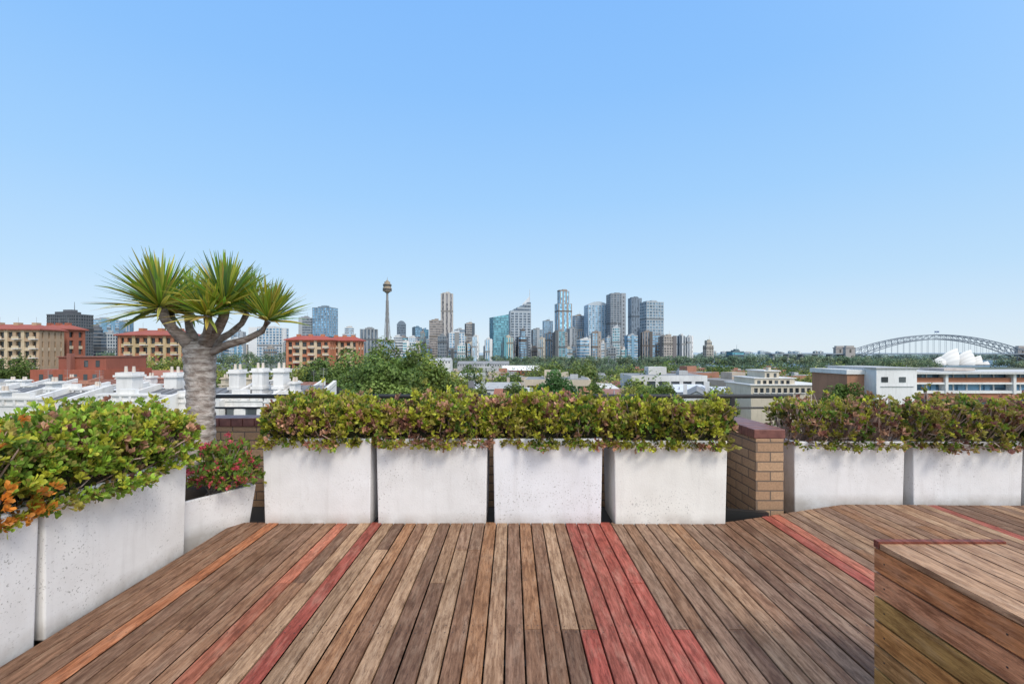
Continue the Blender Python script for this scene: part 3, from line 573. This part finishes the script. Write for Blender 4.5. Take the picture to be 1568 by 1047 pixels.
# ------------------------------------------------------------ trees
def leafq(P,Nr,ls,C,r):
    n=len(P); nr=unit(Nr+r.normal(0,.7,(n,3))); a=unit(np.cross(nr,r.normal(0,1,(n,3)))); b_=np.cross(nr,a); s=(ls*r.uniform(.6,1.4,n))[:,None]
    V=np.stack([P-a*s,P-b_*s*.6,P+a*s,P+b_*s*.6],1).reshape(-1,3); Fc=np.arange(n*4).reshape(-1,4); return V,Fc,np.repeat(C,4,0)
def crown(cx,cy,zb,rx,ry,rz,n,ls,pal,lobes=18,seed=0,full=0):
    r=np.random.default_rng(seed); lc=unit(r.normal(0,1,(lobes,3)))*r.uniform(.3,.8,(lobes,1)); lc[:,2]=np.abs(lc[:,2])*(1 if not full else r.uniform(.1,1,lobes)); lr=r.uniform(.2,.42,lobes)+full
    k=r.integers(0,lobes,n); dirs=unit(r.normal(0,1,(n,3))); sh=r.uniform(.55,1.05,n)**.6; P=lc[k]+dirs*(lr[k]*sh)[:,None]
    sc=G([1/np.percentile(np.abs(P[:,0]),99),1/np.percentile(np.abs(P[:,1]),99),1/np.percentile(P[:,2],99.3)]); P=P*sc; lc=lc*sc
    up=(dirs[:,2]*.5+.5); lobe_b=r.uniform(.65,1.25,lobes)[k]; pal=G(pal); C=pal[r.integers(0,len(pal),lobes)[k]]*1.9*(.20+.90*up*sh)[:,None]*lobe_b[:,None]*r.uniform(.7,1.3,(n,1))  # shading put into leaf colour: lobe tops lighter, undersides and inside darker
    Pw=P*G([rx,ry,rz])+G([cx,cy,zb]); return leafq(Pw,dirs+G([0,0,.3]),ls,C,r), (lc*G([rx,ry,rz])+G([cx,cy,zb]),lr)
def tree(name,px,yt,d,halfpx,n=9000,ls=.35,pal=None,seed=0,crown_h=None,full=0,lobes=26):
    pal=pal or [(.08,.12,.025),(.06,.10,.02),(.12,.155,.035)]
    cx=bx(px,d); zt=bz(yt,d); g=gz(cx,d); rx=halfpx/F*d; ch=crown_h or rx*1.1; zb=zt-ch
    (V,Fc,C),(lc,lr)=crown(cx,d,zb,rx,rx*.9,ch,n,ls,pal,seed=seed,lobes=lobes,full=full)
    par=bpy.data.objects.new(name,None); scene.collection.objects.link(par); link('foliage',np_mesh('foliage',V,Fc,C,'leaf'),par)
    tb=MB(); tr=max(rx*.06,.25); base=Vector((cx,d,g-.5)); fk=Vector((cx,d,g+(zb-g)*.6+.5)); tb.tube([base,base.lerp(fk,.5)+Vector((tr*.4,0,0)),fk],[tr*1.4,tr,tr*.9],'bark',(.16,.13,.10),8)
    for c_ in lc[:12]:
        c_=Vector(c_); tb.tube([fk,fk.lerp(c_,.5)+Vector((0,0,-.3)),c_],[tr*.5,tr*.3,tr*.12],'bark',(.14,.12,.09),5)
    link('trunk',tb.mesh('trunk'),par)
FG=[(.085,.13,.03),(.065,.105,.025),(.12,.165,.04)]
tree('fig_tree',612,535,95,62,n=38000,ls=.31,seed=1,crown_h=10,pal=FG,full=.03,lobes=60)
tree('fig_tree',530,549,88,62,n=32000,ls=.29,seed=2,crown_h=8,pal=FG,full=.03,lobes=55)
tree('fig_tree',662,558,80,42,n=22000,ls=.26,seed=3,crown_h=7,pal=[(.12,.16,.03),(.09,.13,.03),(.17,.19,.04)],full=.03,lobes=45)
tree('fig_tree',585,560,72,66,n=28000,ls=.25,seed=4,crown_h=6.5,pal=FG,full=.03,lobes=55)
tree('pine_tree',855,572,62,36,n=16000,ls=.17,seed=5,crown_h=4,pal=[(.04,.095,.025),(.05,.11,.03)],full=.03)
GY2=[(.18,.21,.04),(.13,.17,.04),(.22,.22,.05)]
for (px,yt,d_,hp,sd_,pl) in ((15,547,110,34,6,None),(240,548,120,36,7,GY2),(270,550,110,26,8,GY2),(350,562,75,30,9,GY2),(385,556,110,40,10,GY2),(465,560,100,28,11,GY2),(975,583,65,30,12,GY2),(1328,572,70,32,13,None),(1010,588,60,28,14,None),(905,588,75,20,15,None),(455,548,300,22,16,GY2),(693,572,120,24,17,GY2),(790,588,70,24,18,None),(1100,595,58,30,19,GY2),(1290,588,60,28,20,None),(20,590,48,20,21,GY2),(330,582,60,20,22,None),(1140,576,140,32,23,None),(1060,568,160,36,24,None),(1240,568,150,34,25,GY2),(960,562,180,36,26,None),(890,556,220,28,27,None),(780,572,150,26,28,None),(730,594,90,22,29,GY2),(1190,560,200,40,30,None),(1290,562,190,34,31,None),(1385,560,260,30,32,None),(840,558,260,28,33,None),(1020,556,300,34,34,None),(1110,558,280,38,35,None),(725,562,260,24,36,None)):
    tree('street_tree',px,yt,d_,hp,n=6000,ls=max(.14,d_/480),pal=pl,seed=sd_,crown_h=hp/F*d_*1.0,full=.04)
Vs=[];Fs=[];Cs=[];o=0; r=random.Random(3)
def addtree(cx,cy,zb,rx,ch,n,ls,pal,seed):
    global o
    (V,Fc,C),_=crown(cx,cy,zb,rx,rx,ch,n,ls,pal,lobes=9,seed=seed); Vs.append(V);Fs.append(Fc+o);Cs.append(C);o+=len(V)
PT=[(.075,.12,.035),(.06,.10,.03),(.10,.13,.04),(.055,.095,.035),(.13,.15,.045)]
sd_=100
for i in range(760):
    d_=r.uniform(480,1150); px=r.uniform(560,1440) if r.random()<.82 else r.uniform(-30,600)
    x_=bx(px,d_); top=bz(r.uniform(544,551) if d_>800 else r.uniform(552,564),d_)
    if px<560: top=bz(r.uniform(537,548),d_)
    if px>1340: top=bz(r.uniform(548,558),d_)
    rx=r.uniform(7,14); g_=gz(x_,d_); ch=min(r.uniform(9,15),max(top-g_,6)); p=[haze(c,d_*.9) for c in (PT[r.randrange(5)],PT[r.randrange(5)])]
    addtree(x_,d_,top-ch,rx,ch,190,1.15*d_/800,p,sd_); sd_+=1
for i in range(110): # foreshore parkland either side of the opera house
    d_=r.uniform(880,1045); px=r.choice([r.uniform(1280,1420),r.uniform(1528,1760)]); x_=bx(px,d_); top=bz(r.uniform(546,553),d_); ch=r.uniform(11,15)
    addtree(x_,d_,top-ch,r.uniform(9,15),ch,200,1.4,[haze(PT[r.randrange(5)],d_),haze(PT[r.randrange(5)],d_)],sd_); sd_+=1
for i in range(300):
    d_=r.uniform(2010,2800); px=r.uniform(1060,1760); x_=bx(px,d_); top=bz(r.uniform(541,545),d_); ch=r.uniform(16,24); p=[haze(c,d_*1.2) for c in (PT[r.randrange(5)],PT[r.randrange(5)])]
    addtree(x_,d_,top-ch,r.uniform(25,45),ch,110,4,p,sd_); sd_+=1
for i in range(560):
    d_=r.uniform(110,470); px=r.uniform(280,1345); x_=bx(px,d_); g_=gz(x_,d_); rx=r.uniform(3.5,8); ch=r.uniform(7,11)
    top=g_+r.uniform(10,16.5); addtree(x_,d_,top-ch,rx,ch,340,.45*max(d_/250,.8),[r.choice(PT),r.choice(PT),r.choice(GY2)],sd_); sd_+=1
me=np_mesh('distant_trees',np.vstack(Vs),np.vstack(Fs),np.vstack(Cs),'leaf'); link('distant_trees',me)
mb=MB(); n_=160
for i in range(n_):
    pxa=-200+2000*i/n_; pxb=-200+2000*(i+1)/n_; f_=lambda p:(bx(p,6000),6000,bz(540.2-1.4*abs(mnoise.noise(Vector((p*.01,0,0))))-.5*mnoise.noise(Vector((p*.09,3,0))),6000))
    a=f_(pxa);b2=f_(pxb); c_=haze((.14,.18,.15),9000); mb.face([(a[0],5600,-32),(b2[0],5600,-32),b2,a],'wall',c_); mb.face([a,b2,(b2[0],8000,-32),(a[0],8000,-32)],'wall',c_)
mb.build('distant_hills')
# ------------------------------------------------------------ low-rise neighbourhood
def mk_gable(w,l,h,roofc,wallc,st=2):
    mb=MB(); mb.box(-w/2,w/2,-l/2,l/2,-8,h,'wall',wallc); rh=w*.28; e=.35
    mb.face([(-w/2-e,-l/2-e,h-.1),(-w/2-e,l/2+e,h-.1),(0,l/2+e,h+rh),(0,-l/2-e,h+rh)],'wall',roofc); mb.face([(w/2+e,-l/2-e,h-.1),(0,-l/2-e,h+rh),(0,l/2+e,h+rh),(w/2+e,l/2+e,h-.1)],'wall',roofc)
    mb.face([(-w/2,-l/2,h),(w/2,-l/2,h),(0,-l/2,h+rh-.1)],'wall',wallc); mb.face([(-w/2,l/2,h),(0,l/2,h+rh-.1),(w/2,l/2,h)],'wall',wallc)
    for s_ in range(st):
        for k in range(3): xx=-w/2+w*(k+.5)/3; zz=h-1.9-s_*3; mb.box(xx-.5,xx+.5,-l/2-.06,-l/2,zz-.8,zz+.8,'glass',(.04,.05,.06)); mb.box(xx-.65,xx+.65,-l/2-.14,-l/2,zz-.95,zz-.8,'wall',WH)
    mb.box(w*.2,w*.2+.8,l*.1,l*.1+.8,h,h+rh+1.2,'wall',wallc); mb.box(-w*.3,-w*.3+.7,-l*.3,-l*.3+.7,h,h+rh+1.0,'wall',wallc); return mb.mesh('house')
def mk_flat(w,l,h,wallc,roofc,floors=3):
    mb=MB(); zb=h-floors*3.1; mb.box(-w/2,w/2,-l/2,l/2,-8,zb,'wall',wallc)
    mb.box(-w/2+.3,w/2-.3,-l/2+.3,l/2-.3,zb,h-.2,'glass',(.04,.05,.06))
    for i in range(floors+1): zz=zb+i*3.1; mb.box(-w/2,w/2,-l/2,l/2,zz-.9,zz+.5,'wall',wallc)
    nb=max(int(w/2.6),3)
    for i in range(nb+1): xx=-w/2+.4+(w-.8)*i/nb; mb.box(xx-.42,xx+.42,-l/2+.04,l/2-.04,zb,h+.3,'wall',wallc)
    mb.face([(-w/2+.25,-l/2+.25,h+.52),(w/2-.25,-l/2+.25,h+.52),(w/2-.25,l/2-.25,h+.52),(-w/2+.25,l/2-.25,h+.52)],'wall',roofc)
    mb.box(-w*.2,w*.05,-l*.1,l*.2,h+.5,h+2.4,'wall',wallc); mb.box(w*.2,w*.32,-l*.2,0,h+.5,h+1.5,'wall',LGY); return mb.mesh('flats')
def mk_shed(w,l,h,roofc,wallc):
    mb=MB(); mb.box(-w/2,w/2,-l/2,l/2,-8,h,'wall',wallc); n_=3
    for i in range(n_):
        a=-w/2+w*i/n_; b2=a+w/n_; c_=(a+b2)/2; mb.face([(a,-l/2-.3,h),(a,l/2+.3,h),(c_,l/2+.3,h+1.6),(c_,-l/2-.3,h+1.6)],'wall',roofc); mb.face([(b2,-l/2-.3,h),(c_,-l/2-.3,h+1.6),(c_,l/2+.3,h+1.6),(b2,l/2+.3,h)],'wall',roofc); mb.face([(a,-l/2-.01,h),(b2,-l/2-.01,h),(c_,-l/2-.01,h+1.6)],'wall',wallc)
        mb.box(a+1,b2-1,-l/2-.08,-l/2,h-2.5,h-1.2,'glass',(.05,.06,.08))
    return mb.mesh('shed')
VAR=[('terrace_house',mk_gable(7,14,9,(.30,.12,.08),(.5,.45,.38))),('terrace_house',mk_gable(8,16,9,(.25,.26,.27),WH)),('terrace_house',mk_gable(7,12,8,(.40,.41,.43),(.42,.20,.13))),('terrace_house',mk_gable(9,15,9,(.13,.13,.14),CR)),
('apartment_block',mk_flat(18,13,13,(.62,.62,.60),GY,4)),('apartment_block',mk_flat(15,12,12,CR,GY,3)),('apartment_block',mk_flat(16,12,14,(.38,.18,.12),GY,4)),('apartment_block',mk_flat(20,13,12,TN,(.3,.3,.3),3)),
('warehouse',mk_shed(30,22,9,(.66,.68,.70),WH)),('warehouse',mk_shed(24,20,8,(.38,.41,.43),LGY)),('warehouse',mk_shed(26,18,9,(.30,.20,.16),CR))]
r=random.Random(21)
placed=[]
for i in range(520):
    if len(placed)>=165: break
    d_=90*(5.4)**r.random(); px=r.uniform(285,1340); x_=bx(px,d_); nm,me=r.choice(VAR if d_>150 else VAR[:8])
    if any((x_-a)**2+(d_-b2)**2<(19 if d_<250 else 26)**2 for a,b2 in placed): continue
    if 470<px<710 and d_<120: continue
    placed.append((x_,d_)); link(nm,me,loc=(x_,d_,gz(x_,d_)-.5),rot=r.uniform(-.5,.5)+r.choice([0,1.57]))
for i in range(40):
    d_=r.uniform(80,420); px=r.uniform(-60,285); x_=bx(px,d_); nm,me=r.choice(VAR[:8])
    if any((x_-a)**2+(d_-b2)**2<20**2 for a,b2 in placed): continue
    placed.append((x_,d_)); link(nm,me,loc=(x_,d_,gz(x_,d_)),rot=r.uniform(-.4,.4))
def apartment(name,p0,p1,yt,yb,d,wallA,wallB,roof,bays=7,rot=0,ar=.5):
    W=(p1-p0)/F*d; mb=MB(); zt=bz(yt,d); dp=W*ar; fl=int((zt+16)/3.0); zb=zt-fl*3.0
    mb.box(-W/2+.5,W/2-.5,-dp/2+.5,dp/2-.5,-28,zt,'glass',(.035,.04,.045))
    for i in range(fl+1): mb.box(-W/2,W/2,-dp/2,dp/2,zb+i*3-.7,zb+i*3+.4,'wall',wallB if i%3 else wallA)
    bw=W/bays
    for i in range(bays+1):
        xx=-W/2+i*bw; c=wallB if i%2 else wallA; hw=bw*.2; mb.box(max(xx-hw,-W/2+.55 if i==0 else -W),min(xx+hw,W/2-.55 if i==bays else W),-dp/2-.06,dp/2+.06,-28,zt,'wall',c)
    for sx in (-1,1):
        for sy_ in (-1,1): mb.box(min(sx*W/2+sx*.05,sx*(W/2-.9)),max(sx*W/2+sx*.05,sx*(W/2-.9)),min(sy_*(dp/2+.05),sy_*(dp/2-.9)),max(sy_*(dp/2+.05),sy_*(dp/2-.9)),-28,zt,'wall',wallB)
    nd=max(int(bays*ar),2)
    for i in range(1,nd): yy=-dp/2+i*dp/nd; mb.box(-W/2-.05,W/2+.05,yy-.9,yy+.9,-28,zt,'wall',wallB)
    for i in range(1,bays,2):
        for k in range(fl):
            xx=-W/2+(i+.5)*bw; z_=zb+k*3; mb.box(xx-bw*.42,xx+bw*.42,-dp/2-1.3,-dp/2-.07,z_-.1,z_+.12,'wall',WH); mb.box(xx-bw*.42,xx+bw*.42,-dp/2-1.3,-dp/2-1.22,z_+.12,z_+.9,'wall',wallA)
    e=.8; mb.box(-W/2-e,W/2+e,-dp/2-e,dp/2+e,zt,zt+.35,'wall',roof)
    a=[(-W/2-e,-dp/2-e,zt+.35),(W/2+e,-dp/2-e,zt+.35),(W/2+e,dp/2+e,zt+.35),(-W/2-e,dp/2+e,zt+.35)]; r1=(-W/2+dp*.4,0,zt+2.0); r2=(W/2-dp*.4,0,zt+2.0)
    mb.face([a[0],a[1],r2,r1],'wall',roof); mb.face([a[1],a[2],r2],'wall',roof); mb.face([a[2],a[3],r1,r2],'wall',roof); mb.face([a[3],a[0],r1],'wall',roof)
    for k in range(3): xx=-W/2+W*(.2+.28*k); mb.box(xx-.7,xx+.7,-dp*.1,dp*.1,zt+.4,zt+2.6,'wall',wallB); mb.cyl(xx,0,zt+2.6,zt+4.5,.05,.04,'metal',(.3,.3,.3),4)
    mb.build(name,loc=(bx((p0+p1)/2,d),d+dp/2,0),rot=rot)
BRK=(.36,.12,.07); CRM=(.64,.52,.36); TILE=(.36,.10,.07)
apartment('brick_apartment_building',-40,52,505,560,150,CRM,(.48,.34,.22),TILE,8,.12); apartment('brick_apartment_building',50,106,505,560,165,CRM,BRK,TILE,5,-.1)
apartment('brick_apartment_building',182,281,514,570,150,(.55,.42,.24),(.42,.18,.10),TILE,9,.1)
apartment('brick_apartment_building',438,503,521,565,190,CRM,(.50,.20,.11),(.40,.09,.065),6,.08); apartment('brick_apartment_building',500,549,522,565,200,CRM,(.52,.22,.12),(.40,.09,.065),5,-.05)
mb=MB(); d=72; RB=(.38,.11,.065)
mb.box(bx(46,d),bx(156,d),d,d+10,-20,bz(566,d),'wall',RB); mb.box(bx(80,d),bx(154,d),d+1,d+9,bz(566,d),bz(547,d),'wall',(.32,.10,.065)); mb.box(bx(79,d),bx(155,d),d+.8,d+9.2,bz(547,d),bz(545.5,d),'wall',(.30,.12,.09)); mb.box(bx(100,d),bx(106,d),d+.2,d+.95,bz(566,d),bz(541,d),'wall',(.30,.12,.09))
for px in (60,75,90,112,128,142): mb.box(bx(px,d),bx(px+6,d),d-.05,d,bz(585,d),bz(573,d),'glass',(.05,.06,.07)); mb.box(bx(px-1,d),bx(px+7,d),d-.12,d,bz(586.5,d),bz(585,d),'wall',WH)
for px in (98,120,138): mb.box(bx(px,d),bx(px+6,d),d+.95,d+1,bz(562,d),bz(552,d),'glass',(.05,.06,.07))
mb.build('red_brick_building')
mb=MB(); d=85; mb.box(bx(158,d),bx(262,d),d,d+8,-20,bz(580,d),'wall',RB)
mb.face([(bx(155,d),d-.5,bz(580,d)),(bx(265,d),d-.5,bz(580,d)),(bx(255,d),d+5,bz(568,d)),(bx(165,d),d+5,bz(568,d))],'wall',(.40,.16,.10))
for px in (170,190,210,230,248): mb.box(bx(px,d),bx(px+6,d),d-.05,d,bz(590,d),bz(584,d),'glass',(.05,.06,.07))
mb.build('tiled_roof_house')
TW=(.80,.79,.77)
def chimney(mb,px,yt,yb,w,d,wc=TW):
    x0,x1=bx(px-w/2,d),bx(px+w/2,d); z0,z1=bz(yb,d),bz(yt,d); y0=d-.45;y1=d+.45; h=z1-z0
    mb.box(x0,x1,y0,y1,z0-1.5,z1-h*.28,'wall',wc); mb.box(x0-.09,x1+.09,y0-.09,y1+.09,z0,z0+h*.12,'wall',wc); mb.box(x0-.12,x1+.12,y0-.12,y1+.12,z1-h*.28,z1-h*.2,'wall',wc); mb.box(x0-.04,x1+.04,y0-.04,y1+.04,z1-h*.2,z1-h*.1,'wall',wc)
    for k in (.25,.75): mb.cyl(x0+(x1-x0)*k,d,z1-h*.1,z1+.22,.10,.08,'wall',(.66,.58,.50),8)
def terrace(p0,p1,yt,d,chs,roofy,roofc,wc=TW):
    mb=MB(); x0,x1=bx(p0,d),bx(p1,d); zt=bz(yt,d)
    mb.box(x0,x1,d,d+.35,-17,zt,'wall',wc); mb.box(x0-.08,x1+.08,d-.1,d+.42,zt,zt+.12,'wall',wc); mb.box(x0-.04,x1+.04,d-.06,d,zt-.35,zt-.27,'wall',wc)
    n_=max(int((x1-x0)/.5),2)
    for i in range(n_): xx=x0+(x1-x0)*(i+.5)/n_; mb.box(xx-.06,xx+.06,d-.08,d,zt-.26,zt-.01,'wall',wc)
    mb.box((x0+x1)/2-.5,(x0+x1)/2+.5,d,d+.3,zt+.12,zt+.38,'wall',wc)
    nw=max(int((x1-x0)/1.4),1)
    for i in range(nw): xx=x0+(x1-x0)*(i+.5)/nw; mb.box(xx-.35,xx+.35,d-.02,d,zt-2.4,zt-.8,'glass',(.05,.06,.07)); mb.box(xx-.45,xx+.45,d-.1,d,zt-.78,zt-.68,'wall',wc)
    mb.box(x0+.1,x1-.1,d+.4,d+9,-17,zt-.9,'wall',wc)
    zr=bz(roofy,d+3); mb.face([(x0,d+.4,zt-.7),(x1,d+.4,zt-.7),(x1,d+4.5,zr),(x0,d+4.5,zr)],'wall',roofc); mb.face([(x0,d+4.5,zr),(x1,d+4.5,zr),(x1,d+9,zt-.9),(x0,d+9,zt-.9)],'wall',roofc)
    k=x0+.5
    while k<x1: mb.tube([(k,d+.45,zt-.67),(k,d+4.5,zr+.03)],[.03,.03],'metal',tuple(q*.8 for q in roofc),4); k+=.6
    for xw in (x0,x1-.22): mb.prism([(xw,d+.4),(xw+.22,d+.4),(xw+.22,d+4.6),(xw,d+4.6)],-17,0,'wall',wc,ztop=[zt-.3,zt-.3,zr+.35,zr+.35])
    for c in chs: chimney(mb,*c,d+3,wc)
    xa=x0+(x1-x0)*.7; mb.cyl(xa,d+4.4,zr-.2,zr+1.3,.02,.015,'metal',(.25,.25,.25),4)
    for j in range(4): mb.box(xa-.3,xa+.3,d+4.38,d+4.4,zr+.8+j*.14,zr+.815+j*.14,'metal',(.25,.25,.25))
    mb.build('white_terrace_house')
SL=(.20,.21,.23); RD=(.28,.13,.09)
terrace(-90,-5,604,30,[(-30,580,604,16)],596,SL)
terrace(70,144,597,30,[(150,589,604,9),(84,582,600,10)],594,(.45,.46,.47))
terrace(-2,66,612,26,[(8,596,612,11)],600,SL)
terrace(150,236,606,27,[(199,566,604,24)],598,SL)
terrace(238,330,608,29,[(268,566,606,19),(300,575,606,14)],596,SL)
terrace(332,402,606,30,[(364,562,596,15),(399,560,595,15)],592,(.45,.46,.47))
terrace(404,474,608,30,[(431,560,595,15),(452,582,600,8)],592,SL)
terrace(175,245,590,44,[(188,576,590,8),(232,574,590,8)],583,RD)
terrace(335,405,590,45,[(346,576,590,7),(384,577,590,7)],584,SL,(.60,.52,.40))
terrace(95,160,588,48,[(110,576,588,7)],582,RD,(.45,.22,.15))
terrace(408,470,592,46,[(420,580,590,7)],586,RD)
terrace(0,50,592,44,[(20,580,592,7),(38,580,592,7)],586,SL)
# right: long modern block
mb=MB(); d=58; x0,x1,x2=bx(1342,d),bx(1404,d),bx(1760,d); z=lambda y:bz(y,d)
mb.box(x0,x1,d,d+9,-17,z(564),'wall',(.8,.8,.8)); mb.box(x0-.2,x1+.2,d-.2,d+9.2,z(564),z(562.6),'wall',LGY)
mb.box(x0+.6,x0+1.4,d-.06,d,z(585),z(577),'glass',(.05,.06,.07)); mb.box(x0+2.8,x0+3.6,d-.06,d,z(585),z(577),'glass',(.05,.06,.07)); mb.box(x0+.5,x1-.4,d-.1,d,z(592),z(591),'wall',LGY)
mb.box(x0-2.2,x0,d+2,d+9,-17,z(574),'wall',(.40,.20,.12)); mb.box(x0-2.4,x0+.1,d+1.8,d+9.2,z(574),z(567),'wall',WH)
mb.box(x1,x2,d+1.6,d+9,-17,z(571),'glass',(.07,.15,.24))
mb.box(x1,x2+1,d+.3,d+9.4,z(573),z(569.6),'wall',(.62,.62,.61))
mb.box(x1,x2,d+1.0,d+9.2,z(586),z(579),'wall',(.42,.17,.09)); mb.box(x1,x2,d+.8,d+9.3,z(589),z(586),'wall',(.8,.8,.79))
mb.box(x1,x2,d+1.0,d+9.2,z(612),z(603),'wall',(.42,.17,.09)); mb.box(x1,x2,d+.8,d+9.3,z(603),z(599),'wall',(.8,.8,.79)); mb.box(x1,x2,d+1.0,d+9.2,z(640),z(622),'wall',(.40,.15,.08))
k=x1+.8; i=0
while k<x2:
    mb.box(k-.05,k+.05,d+1.45,d+1.6,-10,z(571),'wall',WH)
    if i%2: mb.box(k+.5,k+1.1,d+1.4,d+1.6,z(599),z(590),'wall',(.12,.24,.36))
    if i%5==2: mb.box(k,k+.35,d+.7,d+9.3,z(604),z(571),'wall',(.78,.78,.77))
    k+=1.7; i+=1
mb.box(bx(1480,d),bx(1530,d),d+3,d+7,z(569),z(565),'wall',(.5,.45,.42))
for px in (1430,1465,1545): mb.cyl(bx(px,d),d+4,z(569),z(560),.04,.03,'metal',(.3,.3,.3),4)
mb.build('modern_apartment_block')
mb=MB(); d=85; z=lambda y:bz(y,d); CM=(.64,.57,.45)
mb.box(bx(1150,d),bx(1268,d),d,d+10,-18,z(590),'wall',CM); mb.box(bx(1160,d),bx(1222,d),d+1,d+9,z(590),z(580),'wall',CM); mb.box(bx(1178,d),bx(1200,d),d+1.5,d+8,z(580),z(569),'wall',CM); mb.box(bx(1176,d),bx(1202,d),d+1.3,d+8.2,z(569),z(567.5),'wall',WH); mb.box(bx(1186,d),bx(1190,d),d+2,d+3,z(567.5),z(563),'wall',CM)
mb.box(bx(1148,d),bx(1270,d),d-.25,d+10.2,z(590),z(588.6),'wall',WH); mb.box(bx(1158,d),bx(1224,d),d+.8,d+9.2,z(580),z(578.8),'wall',WH)
for px in range(1155,1264,9): mb.box(bx(px,d),bx(px+5,d),d-.05,d,z(601),z(594),'glass',(.05,.06,.07)); mb.box(bx(px-1,d),bx(px+6,d),d-.2,d,z(602.4),z(601.2),'wall',WH)
for px in range(1164,1218,9): mb.box(bx(px,d),bx(px+5,d),d+.95,d+1,z(588),z(583),'glass',(.05,.06,.07))
for px in (1181,1192): mb.box(bx(px,d),bx(px+4,d),d+1.45,d+1.5,z(578),z(572),'glass',(.05,.06,.07))
mb.build('art_deco_apartment_building')
def hallroof(name,p0,p1,yt,ye,d,roofc,wallc,l=16):
    mb=MB(); x0,x1=bx(p0,d),bx(p1,d); zr=bz(yt,d); ze=bz(ye,d); mb.box(x0+.3,x1-.3,d,d+l,-24,ze,'wall',wallc)
    mb.face([(x0,d-.4,ze),(x1,d-.4,ze),(x1-.5,d+l/2,zr),(x0+.5,d+l/2,zr)],'wall',roofc); mb.face([(x0+.5,d+l/2,zr),(x1-.5,d+l/2,zr),(x1,d+l+.4,ze),(x0,d+l+.4,ze)],'wall',roofc)
    for gx in (x0+.3,x1-.3): mb.face([(gx,d,ze),(gx,d+l,ze),(gx,d+l/2,zr)],'wall',wallc)
    n_=max(int((x1-x0)/2.5),2)
    for i in range(n_): xx=x0+(x1-x0)*(i+.5)/n_; mb.box(xx-.6,xx+.6,d-.06,d,ze-2.2,ze-.8,'glass',(.05,.06,.08)); mb.box(xx-.04,xx+.04,d+l*.12,d+l*.16,ze+.1,ze+.9,'metal',(.5,.5,.5))
    mb.build(name)
for a in (('warehouse',694,742,586,592,150,(.62,.70,.78),WH),('warehouse',768,828,560,567,300,(.80,.80,.80),BRK),('warehouse',700,758,572,579,240,LGY,(.4,.4,.4)),('warehouse',890,950,590,596,110,WH,GY),('warehouse',1035,1100,592,600,100,(.68,.72,.78),WH),('warehouse',1095,1152,596,602,95,(.60,.64,.70),WH),('warehouse',640,690,548,552,420,LGY,WH),('warehouse',740,800,588,596,120,LGY,WH),('warehouse',800,890,598,606,85,(.55,.56,.58),(.35,.2,.15)),('terrace_house',930,990,601,608,75,(.32,.16,.12),CR),('warehouse',1000,1060,575,580,260,LGY,CR),('warehouse',860,930,572,577,300,GY,WH),('warehouse',700,780,553,557,480,GY,LGY)): hallroof(*a)
mb=MB(); d=110; xx=bx(741,d)
for dx in (-.3,.3): mb.tube([(xx+dx,d,-18),(xx+dx*.5,d,bz(556,d))],[.09,.06],'metal',(.55,.56,.58),5)
for k in range(14): zz=-16+k*1.0; mb.tube([(xx-.3,d,zz),(xx+.3,d,zz+.9)],[.04,.04],'metal',(.55,.56,.58),4)
mb.box(xx-1.6,xx+1.6,d-.05,d+.05,bz(562,d),bz(561,d),'metal',(.6,.6,.6)); mb.build('lattice_mast')
print('objects',len(bpy.data.objects))
